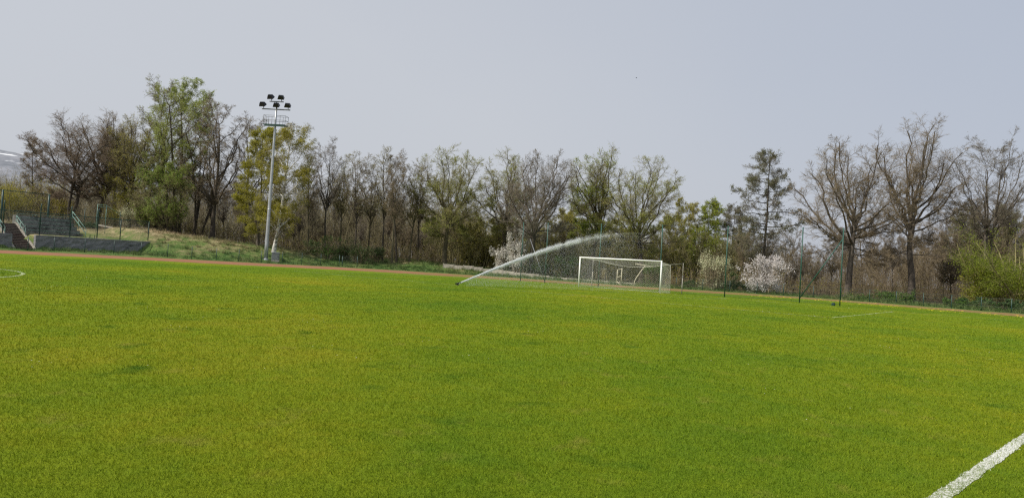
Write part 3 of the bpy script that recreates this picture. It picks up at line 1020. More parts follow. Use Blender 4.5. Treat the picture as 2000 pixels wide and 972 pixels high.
tree_at('tall_tree', 'tallest and widest tree with a pale green crown', 350, 104, 155, 118, 'tall', 17, trunk='bark_dark', twig='twig_olive', leaf='leaf_spring', nleaf=60000, lsize=.12, stems=3, thick=1.15)
tree_at(TB, 'tall many-stemmed dark tree right of the tallest green crown', 378, 103, 200, 80, 'tall', 18, twig='twig_brown', stems=4)
tree_at(TB, 'big dark bare tree with upswept limbs, halfway to the floodlight mast', 414, 101, 192, 118, 'tall', 19, twig='twig_brown', thick=1.3)
tree_at(TB, 'bare grey tree whose top shows left of the mast platform', 478, 112, 224, 72, 'tall', 20, twig='twig_grey')
tree_at('leafy_tree', 'bright green young tree on the crest of the bank below the slender tall tree', 284, 98, 300, 62, 'tall', 21, h0=.06, twig='twig_olive', leaf='leaf_green', nleaf=11000, lsize=.13, clump=.45)
tree_at('leafy_tree', 'bright green young tree in front of the tallest trunk', 327, 97, 318, 72, 'tall', 22, h0=.06, twig='twig_olive', leaf='leaf_green', nleaf=11000, lsize=.13, clump=.45)
tree_at('leafy_tree', 'yellow-green birch left of the floodlight mast', 503, 97, 246, 88, 'conif', 23, h0=.10, trunk='bark_grey', twig='twig_olive', leaf='leaf_yellow', nleaf=60000, lsize=.12, clump=.15)
tree_at('birch_tree', 'white-trunked birch with drooping twigs right of the floodlight mast', 534, 93, 240, 92, 'birch', 24, trunk='birch', twig='twig_grey', leaf='leaf_olive', nleaf=42000, lsize=.11, clump=.4, pxtop=574, thick=1.25)
# --- thin straight trees in the middle
for i, (px, top, Y, wpx, lab) in enumerate([
        (602, 288, 98, 40, 'thin straight bare tree standing alone just right of the birch'),
        (634, 270, 100, 58, 'tallest of the thin bare trees right of the birch, slightly leaning'),
        (663, 300, 102, 56, 'thin bare tree with a round crown, second after the leaning one'),
        (693, 296, 99, 58, 'thin dark bare tree above the dark green shrubs'),
        (717, 306, 104, 48, 'thin bare tree over the last low fence post'),
        (746, 286, 100, 52, 'tall bare pole-like tree just past the end of the low fence'),
        (765, 300, 97, 40, 'left stem of the close pair of pole-like trees'),
        (774, 292, 99, 44, 'right stem of the close pair of pole-like trees'),
        (799, 310, 101, 48, 'thin bare tree leaning left of the big olive oak'),
        (816, 322, 103, 46, 'short thin tree against the left edge of the olive oak')]):
    tree_at('thin_tree', lab, px, Y, top, wpx, 'pole', 40 + i, trunk='bark_dark' if i % 2 else 'bark_olive', twig=('twig_brown', 'twig_grey', 'twig_olive')[i % 3],
            leaf='leaf_bud' if i in (2, 3, 4) else None, nleaf=1800 if i in (2, 3, 4) else 0, lsize=.08, pxtop=px + (12 if i in (1, 8) else 9), thick=1.15, group='thin trees at the edge of the wood')
# --- the big trees behind the goal
tree_at('oak_tree', 'big round olive-budding oak left of the sprinkler, on the end of the bank', 868, 101, 295, 140, 'oak', 60, trunk='bark_olive', twig='twig_olive', leaf='leaf_bud', nleaf=22000, lsize=.11, clump=.25)
tree_at('oak_tree', 'oak with yellow-brown buds behind the white blossom', 978, 103, 301, 118, 'oak', 61, trunk='bark_dark', twig='twig_olive', leaf='leaf_bud', nleaf=17000, lsize=.11, pxtop=992)
tree_at('oak_tree', 'thick grey forked tree leaning right above the water jet', 1036, 95, 300, 140, 'spread', 62, trunk='bark_grey', twig='twig_grey', leaf='leaf_grey', nleaf=7000, lsize=.10, pxtop=1062, thick=1.1)
tree_at('leafy_tree', 'narrow tree with light yellow-green leaves left of the goal', 1152, 99, 292, 92, 'oak', 63, trunk='bark_dark', twig='twig_olive', leaf='leaf_lime', nleaf=13000, lsize=.15, clump=.5, pxtop=1165)
tree_at('oak_tree', 'wide oak with brown-green buds right behind the goal', 1252, 96, 308, 142, 'oak', 64, trunk='bark_dark', twig='twig_olive', leaf='leaf_bud', nleaf=22000, lsize=.11, clump=.25, pxtop=1260)
tree_at('leafy_tree', 'small pointed green tree in the sky gap right of the goal', 1384, 110, 386, 56, 'conif', 65, twig='twig_olive', leaf='leaf_lime', nleaf=11000, lsize=.17)
tree_at('leafy_tree', 'small olive tree at the right foot of the wide oak', 1332, 108, 388, 56, 'egg', 66, twig='twig_olive', leaf='leaf_olive', nleaf=9500, lsize=.15)
tree_at('leafy_tree', 'pale small tree between the pointed green one and the tiered tree', 1425, 112, 396, 50, 'conif', 67, twig='twig_grey', leaf='leaf_grey', nleaf=7500, lsize=.14)
tree_at('larch_tree', 'tall tiered grey-green tree above the pink-white blossom', 1488, 92, 292, 116, 'conif', 68, trunk='bark_dark', twig='twig_grey', leaf='leaf_grey', nleaf=26000, lsize=.12, pxtop=1496, clump=.3)
tree_at(TB, 'great bare oak with a thick trunk behind the right-hand net post', 1655, 85, 274, 196, 'oak', 69, trunk='bark_grey', twig='twig_brown', tw=.014, thick=1.05)
tree_at(TB, 'tallest bare tree on the right, above the round green shrub', 1779, 87, 228, 160, 'oak', 70, trunk='bark_grey', twig='twig_brown', pxtop=1795, shed=.5, thick=.95)
tree_at(TB, 'bare tree with a Y fork over the yellow-green shrub at the right edge', 1918, 84, 258, 150, 'tall', 71, trunk='bark_grey', twig='twig_grey', leaf='leaf_grey', nleaf=4500, lsize=.09, pxtop=1936, thick=1.05, stems=3, h0=.36)

for i, (px, Y, top, w_, typ, lf, lab) in enumerate([
        (944, 108, 424, 96, 'egg', 'leaf_yellow', 'yellow-olive leafing tree low between the two oaks left of the jet'),
        (1092, 107, 408, 84, 'egg', 'leaf_olive', 'olive leafing tree under the thick grey tree, above the jet'),
        (1128, 110, 398, 56, 'egg', 'leaf_lime', 'light green small tree left of the narrow yellow-green one'),
        (1212, 107, 418, 76, 'egg', 'leaf_olive', 'olive small tree between the narrow green tree and the wide oak'),
        (1304, 106, 412, 72, 'egg', 'leaf_yellow', 'yellow-olive small tree right of the wide oak above the goal'),
        (1362, 104, 440, 70, 'egg', 'leaf_lime', 'light green low tree above the cream blossom'),
        (1446, 103, 446, 72, 'egg', 'leaf_grey', 'grey-green low tree behind the tiered tree'),
        (1880, 100, 404, 66, 'tall', 'leaf_grey', 'pale green-white slender tree left of the Y-forked tree'),
        (1958, 98, 398, 76, 'tall', 'leaf_grey', 'pale green-white slender tree right of the Y-forked tree')]):
    tree_at('leafy_tree', lab, px, Y, top, w_, typ, 80 + i, trunk='bark_olive', twig='twig_olive', leaf=lf, nleaf=16000, lsize=.12, clump=.2)

# --- background wood: shared meshes
BG = []
for i, (typ, tw_, lf, nl) in enumerate([('pole', 'twig_brown', None, 0), ('pole', 'twig_grey', None, 0), ('tall', 'twig_brown', None, 0), ('tall', 'twig_olive', 'leaf_olive', 3500),
                                        ('egg', 'twig_olive', 'leaf_olive', 8000), ('egg', 'twig_red', None, 0), ('conif', 'twig_olive', 'leaf_bud', 6000)]):
    BG.append(make_tree_mesh(100 + i, typ, 10.0, 3.4 if typ in ('pole', 'conif') else 5.4, M['bark_dark' if i % 2 else 'bark_olive'], M[tw_], M[lf] if lf else None, nleaf=nl, lsize=.13, tw=.013))
SKY_U = [-150, 0, 60, 150, 230, 300, 420, 520, 600, 680, 760, 840, 930, 1000, 1100, 1200, 1300, 1360, 1420, 1500, 1560, 1650, 1760, 1850, 1950, 2150]
SKY_V = [325, 318, 345, 335, 330, 330, 340, 320, 325, 318, 335, 370, 385, 400, 400, 405, 415, 420, 420, 450, 440, 440, 440, 400, 395, 400]
rb = random.Random(5)


def bg_tree(i, u, Y, kinds, name, label, group, hs=None):
    x, y, z = ground_at(u, Y)
    v = np.interp(u, SKY_U, SKY_V) + (rb.uniform(5, 115) if u < 1440 else rb.uniform(-25, 75))
    h = max(3.0, ray(u, v, Y)[2] - z)
    if hs: h = hs
    q = rb.choice(kinds)
    s = h / 10
    w = s * rb.uniform(.7, 1.1)
    return put_tree(name, BG[q], (x, y, z - .1), rb.uniform(0, 6.28), label, 'tree', group, (w, w, s), (rb.gauss(0, .03), rb.gauss(0, .03)))


for i in range(70):
    u = -110 + 1010 * (i + rb.random()) / 70
    bg_tree(i, u, rb.uniform(106, 132), (0, 1, 0, 1, 2, 1, 0), 'wood_tree', 'thin bare brown tree in the crowded wood behind the bank', 'trees of the wood behind the bank')
for i in range(46):
    u = 880 + 560 * (i + rb.random()) / 46
    bg_tree(i, u, rb.uniform(102, 128), (3, 4, 4, 6, 4, 0), 'thicket_tree', 'olive budding thicket tree in the dense growth behind the goal', 'olive thicket trees behind the goal')
for i in range(40):
    u = 1450 + 660 * (i + rb.random()) / 44
    bg_tree(i, u, rb.uniform(92, 128), (0, 1, 1, 0, 2, 0), 'slender_tree', 'slender grey-brown tree in the thin wood behind the big bare trees', 'slender trees of the wood on the right')


# --- far wood and undergrowth: uncountable twig masses
def thicket(name, label, spans, n, mat, tw, seed, leafm=None, nleaf=0, ls=.14):
    rng = np.random.default_rng(seed)
    S, D, L = [], [], []
    for (u0, u1, y0, y1, h0, h1, share) in spans:
        k = int(n * share)
        u = rng.uniform(u0, u1, k); y = rng.uniform(y0, y1, k)
        x = (u - 1000) / F_PX * y
        S.append(np.stack([x, y, H(x, y) - .1], 1)); L.append(rng.uniform(h0, h1, k))
    S = np.concatenate(S); L = np.concatenate(L); k = len(S)
    d = np.concatenate([rng.normal(0, .14, (k, 2)), np.ones((k, 1))], 1)
    P0, R0 = grow(S, d, L, np.maximum(L * .0065, tw), np.full(k, tw * .7), 6, .07, .03, rng)
    pos, d1, pl, pr, t = spawn(P0, R0, 9, .12, 1, 55, 30, rng)
    L1 = pl * .30 * (1.2 - .7 * t) * rng.uniform(.6, 1.3, len(t))
    P1, R1 = grow(pos, d1, L1, np.full(len(t), tw * .8), np.full(len(t), tw * .5), 3, .16, .05, rng)
    pos, d2, pl, pr, t = spawn(P1, R1, 4, .2, 1, 50, 30, rng)
    P2, R2 = grow(pos, d2, np.maximum(pl * .45, .2), np.full(len(t), tw * .6), np.full(len(t), tw * .4), 2, .16, .03, rng)
    b = MB(); b.tubes(P0, R0, 3); b.tubes(P1, R1, 3); b.tubes(P2, R2, 3)
    mats = [M[mat]]
    if nleaf:
        cand = np.concatenate([P2[:, 1:].reshape(-1, 3), P1[:, 1:].reshape(-1, 3)])
        Q = cand[rng.choice(len(cand), nleaf)] + rng.normal(0, .1, (nleaf, 3))
        A = unit(rng.normal(size=(nleaf, 3))); B = unit(np.cross(A, rng.normal(size=(nleaf, 3))))
        s1 = (ls * rng.uniform(.55, 1.25, nleaf))[:, None]
        b.add(np.stack([Q - A * s1 * .5, Q + B * s1 * .32, Q + A * s1 * .5, Q - B * s1 * .32], 1).reshape(-1, 3), np.arange(4 * nleaf).reshape(nleaf, 4), 1, False)
        mats.append(M[leafm])
    return tag(b.build(name, mats), label, 'woodland', kind='stuff')


thicket('far_wood', 'far brown mass of bare wood filling the gaps behind the bank trees', [(-180, 60, 122, 175, 7, 11, .16), (60, 560, 118, 175, 7, 11, .40), (560, 930, 115, 175, 7.5, 12, .44)], 2600, 'twig_wood', .020, 301, 'leaf_wood', 70000, .11)
thicket('olive_undergrowth', 'olive mass of budding undergrowth behind the goal and the jet', [(860, 1150, 102, 150, 5, 9, .5), (1150, 1470, 100, 150, 4.5, 8, .5)], 1300, 'twig_olive', .018, 302, 'leaf_olive', 60000, .13)
thicket('thin_undergrowth', 'thin grey-brown mass of twiggy undergrowth behind the right-hand trees', [(1440, 1720, 92, 140, 3, 6.5, .38), (1720, 2180, 94, 140, 3.5, 7.5, .62)], 1500, 'twig_brown', .015, 303, 'leaf_olive', 16000, .09)
thicket('brushwood', 'knee-high to head-high brown brushwood along the edge of the wood', [(285, 880, 101, 112, .8, 3.0, .5), (-120, 285, 99, 112, .8, 3.4, .2), (1300, 2100, 84, 96, .6, 2.4, .3)], 1300, 'twig_brown', .013, 304, 'leaf_olive', 30000, .10)


# --- shrubs
def shrub_mesh(seed, h, w, twig, leaf, nleaf, lsize, dens=22):
    rng = np.random.default_rng(seed)
    k = dens
    az = rng.uniform(0, 2 * PI, k); tilt = rng.uniform(.08, .95, k) * np.clip(w / h, .5, 1.5) * .62
    st = np.stack([np.cos(az), np.sin(az), np.zeros(k)], 1) * rng.uniform(.02, .22, (k, 1)) * w
    st[:, 2] = -.1
    d = np.stack([np.cos(az) * np.sin(tilt), np.sin(az) * np.sin(tilt), np.cos(tilt)], 1)
    L = h * rng.uniform(.65, 1.05, k)
    P0, R0 = grow(st, d, L, np.full(k, .013 * h), np.full(k, .004 * h), 7, .12, .04, rng)
    pos, d1, pl, pr, t = spawn(P0, R0, 9, .15, 1, 60, 35, rng)
    P1, R1 = grow(pos, d1, pl * .36 * (1.15 - .6 * t) * rng.uniform(.6, 1.3, len(t)), pr * .5, np.full(len(t), .005), 4, .16, .03, rng)
    pos, d2, pl, pr, t = spawn(P1, R1, 6, .2, 1, 55, 35, rng)
    P2, R2 = grow(pos, d2, pl * .5 * rng.uniform(.6, 1.2, len(t)), np.full(len(t), .006), np.full(len(t), .004), 2, .2, .02, rng)
    P = [P0, P1, P2]
    ex = np.percentile(np.hypot(P2[..., 0], P2[..., 1]), 97); ez = np.percentile(P2[..., 2], 99.5)
    S = np.array([w / 2 / ex, w / 2 / ex, h / ez])
    P0, P1, P2 = [q * S for q in P]
    b = MB(); b.tubes(P0, R0, 5); b.tubes(P1, R1, 3)
    tr = b.mesh('stems', M[twig])
    c = MB(); c.tubes(P2, R2, 3, 0)
    cand = np.concatenate([P2[:, 1:].reshape(-1, 3), P1[:, 1:].reshape(-1, 3)])
    ph = rng.uniform(0, 6, 3); q = 2.6 / max(.6, w / 3)
    f = np.sin(cand[:, 0] * q + ph[0]) * np.sin(cand[:, 1] * q + ph[1]) + np.sin(cand[:, 2] * q * 1.3 + ph[2])
    wt = np.clip(.55 + .5 * f, .06, 2)
    Q = cand[rng.choice(len(cand), nleaf, p=wt / wt.sum())] + rng.normal(0, .03 * h, (nleaf, 3)) * .8
    Q[:, 2] = np.maximum(Q[:, 2], .03)
    A = unit(rng.normal(size=(nleaf, 3)) + np.array([0, 0, -.2])); B = unit(np.cross(A, rng.normal(size=(nleaf, 3))))
    s1 = (lsize * rng.uniform(.55, 1.3, nleaf))[:, None]
    c.add(np.stack([Q - A * s1 * .5, Q + B * s1 * .3, Q + A * s1 * .5, Q - B * s1 * .3], 1).reshape(-1, 3), np.arange(4 * nleaf).reshape(nleaf, 4), 1, False)
    return tr, c.mesh('foliage', [M[twig], M[leaf]])


def shrub_at(name, label, px, Y, top, width_px, leaf, nleaf, lsize, seed, twig='twig_brown', cat='shrub', group=None, dens=22):
    x, y, z = ground_at(px, Y)
    h = max(.5, ray(px, top, Y)[2] - z)
    tr, fo = shrub_mesh(seed, h, width_px * Y / F_PX, twig, leaf, nleaf, lsize, dens)
    o = empty(name, (x, y, z))
    for pn, me in (('stems', tr), ('foliage', fo)):
        c = bpy.data.objects.new(pn, me); COL.objects.link(c); c.parent = o
    return tag(o, label, cat, group)


BT = 'blossom_tree'
shrub_at(BT, 'upright white blossom tree under the thick grey tree, left of the jet', 1006, 94.5, 432, 48, 'blossom_white', 10500, .15, 401, cat='tree', dens=12)
shrub_at(BT, 'low white blossom bush at the foot of the upright blossom tree', 976, 97, 480, 42, 'blossom_white', 3600, .15, 402, cat='tree', dens=12)
shrub_at(BT, 'cream-green blossom bush left of the net post right of the goal', 1390, 82, 482, 74, 'blossom_cream', 4200, .12, 403, cat='tree')
shrub_at(BT, 'pink-white blossom bush in full bloom under the tiered tree', 1497, 79, 500, 92, 'blossom_pink', 8000, .15, 404, cat='tree')
shrub_at(BT, 'thin whitish blossom tree behind the pink-white bush', 1528, 92, 474, 80, 'blossom_white', 2600, .10, 405, cat='tree', dens=14)
shrub_at(BT, 'small white blossom tree beside the tall wire fence on the wall', 243, 96, 398, 44, 'blossom_cream', 2000, .11, 406, cat='tree', dens=10)
shrub_at('large_shrub', 'big yellow-green shrub filling the right edge', 1988, 74, 446, 230, 'leaf_shrub', 48000, .13, 407, 'twig_olive', dens=34)
shrub_at('large_shrub', 'loose olive-green shrub on the left flank of the big yellow-green one', 1912, 76, 520, 76, 'leaf_yellow', 6500, .12, 408, 'twig_olive')
shrub_at('shrub', 'round mid-green shrub behind the low fence under the tallest right-hand tree', 1756, 75, 564, 84, 'leaf_mid', 7500, .11, 409)
shrub_at('shrub', 'low green brambles at the foot of the great bare oak', 1672, 77, 570, 60, 'leaf_mid', 3800, .10, 410)
for i, (px, top, w, lab) in enumerate([(1868, 582, 70, 'green brambles left of the yellow-green shrub'), (1925, 584, 80, 'green brambles under the yellow-green shrub'), (1988, 586, 80, 'green brambles in the right-hand corner under the shrub')]):
    shrub_at('bramble_shrub', lab, px, 70 - 2.0 * i, top, w, 'leaf_mid' if i == 0 else 'leaf_dark', 5500, .11, 411 + i, group='brambles along the right-hand fence')
for i, (px, Y, top, w, lab) in enumerate([(612, 97, 470, 44, 'dark green shrub behind the thin lone tree'), (640, 95, 462, 54, 'dark green shrub under the leaning thin tree'), (672, 97, 466, 46, 'dark green shrub in the middle of the evergreen row'),
                                           (706, 95, 470, 56, 'dark green shrub above the last low fence posts'), (735, 98, 476, 40, 'dark green shrub at the right end of the evergreen row')]):
    shrub_at('evergreen_shrub', lab, px, Y, top, w, 'leaf_evergreen' if i != 1 else 'leaf_mid', 2600, .13, 420 + i, group='dark shrubs on the bank')
shrub_at('shrub', 'bright green shrub seen through the goal net', 1268, 86, 508, 56, 'leaf_mid', 5200, .12, 430)
shrub_at('shrub', 'dark ivy-green shrub right of the goal under the cream blossom', 1420, 84, 530, 60, 'leaf_dark', 5200, .12, 431)
shrub_at('shrub', 'low dark green growth behind the free-standing net pole', 1350, 86, 548, 60, 'leaf_dark', 3600, .11, 432)
shrub_at('shrub', 'low dark green growth at the foot of the pink-white blossom', 1468, 84, 552, 50, 'leaf_dark', 3200, .11, 433)
shrub_at('shrub', 'misty green shrub behind the water jet and the slanting brace', 1046, 96, 506, 64, 'leaf_mid', 4600, .12, 434)
shrub_at('shrub', 'misty green shrub left of the goal behind the spray', 1110, 95, 500, 72, 'leaf_mid', 4600, .12, 435)
shrub_at('shrub', 'dark green bush beside the stand behind the tall wire fence', 172, 93, 432, 44, 'leaf_dark', 3200, .13, 436)
shrub_at('large_shrub', 'olive budding hedge bush behind the green cage at the left edge', 30, 102, 338, 120, 'leaf_olive', 9500, .13, 437, 'twig_olive', dens=30)
shrub_at('large_shrub', 'olive-brown bush behind the right part of the stand', 105, 103, 352, 90, 'leaf_olive', 5500, .12, 438, 'twig_red', dens=30)
shrub_at('large_shrub', 'yellow-olive bush behind the small white blossom tree', 232, 100, 366, 70, 'leaf_yellow', 4800, .12, 439, 'twig_olive', dens=22)

# ------------------------------------------------------------------ floodlight mast
x, y, z = ground_at(519, 88)
top = ray(536, 197, 88)
mh = top[2] - z
mast = empty('floodlight_mast', (x, y, z))
tag(mast, 'tall grey tapered floodlight mast with five lamps and a platform', 'floodlight')
lx = (top[0] - x) / mh * 0
px_m = 88 / F_PX
hz_ = lambda v, u=530: ray(u, v, 88)[2] - z
b = MB().lathe([(.40, -.3), (.40, .04), (.26, .05), (.26, .10)], sides=20)
b.build('base_plate', M['galv'], mast)
h_arm = hz_(215, 538)
b = MB()
prof = [(.235 - .125 * t, .1 + (h_arm + .15 - .1) * t) for t in np.linspace(0, 1, 12)]
b.lathe(prof, sides=20)
for t in (.33, .66):
    zz = .1 + (h_arm) * t
    b.lathe([(.241 - .125 * t, zz - .05), (.249 - .125 * t, zz), (.241 - .125 * t, zz + .05)], sides=20)
b.build('pole', M['galv'], mast)
b = MB().tube([(0, 0, h_arm), (0, 0, h_arm + 1.05)], .06, 10); b.build('top_tube', M['galv_dark'], mast)
b = MB().box((0, -.06, h_arm + .06), (3.5, .10, .12)); b.build('crossarm', M['galv_dark'], mast)
b = MB().box((0, -.06, h_arm + 1.0), (1.75, .09, .11)); b.build('upper_crossarm', M['galv_dark'], mast)


def lamp(cx, cz, yaw):
    o = MB()
    # wedge-shaped floodlight housing tilted to the pitch
    w, dp, hh = .76, .58, .36
    t = R_(38)
    q = np.array(Euler((t, 0, yaw)).to_matrix())
    V = np.array([(-w / 2, -dp / 2, 0), (w / 2, -dp / 2, 0), (w / 2, dp / 2, 0), (-w / 2, dp / 2, 0), (-w / 2 * .72, -dp / 2 * .6, hh), (w / 2 * .72, -dp / 2 * .6, hh), (w / 2 * .72, dp / 2 * .6, hh), (-w / 2 * .72, dp / 2 * .6, hh)])
    c = np.array([cx, -.32, cz + .30])
    o.add(V @ q.T + c, [(3, 2, 1, 0), (4, 5, 6, 7), (0, 1, 5, 4), (1, 2, 6, 5), (2, 3, 7, 6), (3, 0, 4, 7)], 0, False)
    for i in range(5):
        xx = -w * .3 + i * w * .15
        o.box(np.array([xx, 0, hh + .04]) @ q.T + c, (.02, dp * .5, .09), mat=q)
    o.box((cx, -.10, cz + .22), (.06, .08, .36))
    h = o.build('floodlight', M['lamp_black'], mast)
    g = MB().box(np.array([0, 0, -.012]) @ q.T + c, (w * .92, dp * .9, .012), mat=q)
    g.build('lens', M['lens'], h)


q, nt, bs = new_mat('lamp_glass'); bs.inputs['Base Color'].default_value = (.25, .27, .3, 1); bs.inputs['Roughness'].default_value = .08; bs.inputs['Metallic'].default_value = .4
M['lens'] = q
for cx, cz, yw in ((-1.55, h_arm + .12, -.15), (.12, h_arm + .1, .1), (1.5, h_arm + .12, .2), (-.62, h_arm + 1.05, -.15), (.62, h_arm + 1.05, .2)):
    lamp(cx, cz, yw)
h_pl = hz_(244, 530)
pl = MB()
pl.box((-.0, -.35, h_pl), (2.7, .06, .12)); pl.box((0, .55, h_pl), (2.7, .06, .12))
for i in range(14):
    pl.box((-1.3 + i * .2, .1, h_pl + .005), (.05, .86, .05))
pl.box((0, -.36, h_pl - .14), (2.4, .05, .14))
pf = pl.build('platform', M['dark_metal'], mast)
ra = MB()
for yy in (-.38, .58):
    for zz in (.55, 1.1):
        ra.tube([(-1.35, yy, h_pl + zz), (1.35, yy, h_pl + zz)], .022, 6)
    for xx in (-1.35, -.7, .7, 1.35):
        ra.tube([(xx, yy, h_pl), (xx, yy, h_pl + 1.12)], .022, 6)
for xx in (-1.35, 1.35):
    for zz in (.55, 1.1):
        ra.tube([(xx, -.38, h_pl + zz), (xx, .58, h_pl + zz)], .022, 6)
ra.build('guard_rail', M['galv_dark'], pf)
mast.rotation_euler = (0, R_(.25), R_(-4))

# control cabinet
x, y, z = ground_at(537.5, 87.5)
cab = empty('control_cabinet', (x, y, z), R_(14))
tag(cab, 'grey metal control cabinet beside the foot of the floodlight mast', 'cabinet')
MB().bbox((0, 0, .05), (.95, .55, .25), .02).build('plinth', M['concrete'], cab)
MB().bbox((0, 0, .62), (.88, .46, .92), .02).build('housing', M['cabinet'], cab)
MB().bbox((0, 0, 1.11), (.96, .54, .06), .02).build('lid', M['galv'], cab)
dr = MB().box((0, -.236, .62), (.74, .012, .78)).build('door', M['cabinet'], cab)
MB().box((.28, -.252, .64), (.04, .025, .14)).build('handle', M['black_plastic'], dr)

# ------------------------------------------------------------------ retaining wall, stand, stairs
RZ = math.atan2(SD[1], SD[0])


def S3(a, bb, z=0):
    return (SO[0] + a * SD[0] + bb * SN[0], SO[1] + a * SD[1] + bb * SN[1], z)


def rough_wall(name, label, a0, a1, ztop):
    o = empty(name, S3(a0, .26, 0), RZ)
    n = max(4, int((a1 - a0) / .35)); mz = 7
    b = MB()
    xs = np.linspace(0, a1 - a0, n); zs = np.linspace(-.3, ztop, mz)
    for side, yy in ((1, -.26), (-1, .26)):
        V = np.array([(xx, yy + (RNG.normal(0, .045)), zz) for xx in xs for zz in zs])
        idx = np.arange(n * mz).reshape(n, mz)
        Fc = np.stack([idx[:-1, :-1], idx[1:, :-1], idx[1:, 1:], idx[:-1, 1:]], -1).reshape(-1, 4)
        b.add(V, Fc if side == 1 else Fc[:, ::-1], 0, False)
    b.box((0, 0, ztop / 2 - .15), (.03, .5, ztop + .3)); b.box((a1 - a0, 0, ztop / 2 - .15), (.03, .5, ztop + .3))
    b.build('wall_body', M['wall'], o)
    b = MB()
    for i in range(int((a1 - a0) / 1.55)):
        w = (a1 - a0) / int((a1 - a0) / 1.55)
        b.bbox((w * (i + .5), 0, ztop + .05 + RNG.normal(0, .006)), (w - .02, .60, .10), .02)
    b.build('coping', M['wall'], o)
    return tag(o, label, 'wall')


WZ = 1.55
rough_wall('retaining_wall', 'dark grey weathered retaining wall right of the stairs', .36, WALL_A1, WZ)
rough_wall('retaining_wall', 'dark grey weathered retaining wall left of the stairs at the picture edge', WALL_A0, -1.80, WZ)

# terraced stand
stand = empty('concrete_stand', S3(0, 2.6, WZ), RZ)
tag(stand, 'weathered concrete terrace stand of five bench rows on the wall', 'stand')
ROW_D, ROW_H, A0, A1 = .82, .43, .36, 6.0
for i in range(5):
    hgt = ROW_H * (i + 1)
    b = MB(); b.bbox(((A0 + A1) / 2, ROW_D * (i + .5), hgt / 2 - .5), (A1 - A0, ROW_D - .004, hgt + 1.0), .015)
    tr = b.build('terrace', M['terrace'], stand)
    bb = MB()
    nb_ = 3
    for j in range(nb_):
        w = (A1 - A0 - .3) / nb_
        bb.bbox((A0 + .15 + w * (j + .5), ROW_D * i + .10, hgt + .165), (w - .05, .34, .05), .01)
        for q_ in (-.4, .4): bb.box((A0 + .15 + w * (j + .5 + q_), ROW_D * i + .22, hgt + .07), (.05, .10, .142))
    bb.build('bench_board', M['bench_green'], tr)
# far part of the stand, left of the stairs
st2 = empty('concrete_stand', S3(-8.9, 2.6, WZ), RZ)
tag(st2, 'continuation of the concrete terrace beyond the stairs at the left edge', 'stand')
for i in range(5):
    hgt = ROW_H * (i + 1)
    tr = MB().bbox((3.2, ROW_D * (i + .5), hgt / 2 - .1), (6.4, ROW_D - .004, hgt + .2), .015).build('terrace', M['terrace'], st2)
    MB().bbox((3.2, ROW_D * i + .10, hgt + .165), (6.1, .34, .05), .01).box((1.2, ROW_D * i + .16, hgt + .07), (.08, .16, .142)).box((5.0, ROW_D * i + .16, hgt + .07), (.08, .16, .142)).build('bench_board', M['bench_green'], tr)

# stairs
stair = empty('staircase', S3(-.72, -.1, .12), RZ)
tag(stair, 'brown outdoor staircase between two pale stringers climbing to the stand', 'stairs')
ns = 16
for i in range(ns):
    zt = (i + 1) * .165; yb = .34 * i
    t_ = MB().bbox((0, yb + .17, zt - .03), (1.66, .38, .06), .01)
    s_ = t_.build('step', M['step_brown'], stair)
    MB().box((0, yb + .03, zt - .112), (1.6, .04, .103)).build('riser', M['step_dark'], s_)
for sx in (-.95, .95):
    b = MB()
    L_ = ns * .34; hh = ns * .165
    V = []
    for xx in (sx - .11, sx + .11):
        V += [(xx, -.12, -.3), (xx, L_, -.3), (xx, L_, hh + .14), (xx, .1, .26), (xx, -.12, .14)]
    b.add(V, [(0, 1, 2, 3, 4)[::-1], (5, 6, 7, 8, 9)], 0, False)
    b.add(V, [(0, 5, 9, 4), (4, 9, 8, 3), (3, 8, 7, 2), (2, 7, 6, 1)], 0, False)
    b.build('stringer', M['concrete'], stair)


def railing(name, label, pts, hgt, mat):
    """two sloping rails on posts, pts in stand frame (a, b, z)"""
    P = np.array(pts, float)
    o = empty(name, S3(P[0][0], P[0][1], P[0][2]), RZ)
    Q = P - P[0]
    for f in (1.0, .55):
        MB().tube(Q + np.array([0, 0, hgt * f]), .035, 8).build('rail', M[mat], o)
    for p in Q:
        MB().tube([p + (0, 0, -.1), p + (0, 0, hgt)], .03, 8).build('post', M[mat], o)
    return tag(o, label, 'railing')


RB = 2.0
railing('stair_railing', 'pale green sloping railing at the right end of the stand', [(A1 + .12, RB + .2, WZ), (A1 + .12, RB + 2.2, WZ + 1.05), (A1 + .12, RB + 4.0, WZ + 2.0)], 1.05, 'rust_green_rail')
railing('stair_railing', 'green sloping railing along the right side of the stairs', [(.23, 2.5, 1.30), (.23, 3.9, 1.98), (.23, 5.2, 2.62)], 1.0, 'rust_green_rail')
railing('stair_railing', 'green sloping railing along the left side of the stairs', [(-1.67, 2.5, 1.30), (-1.67, 3.9, 1.98), (-1.67, 5.2, 2.62)], 1.0, 'rust_green_rail')


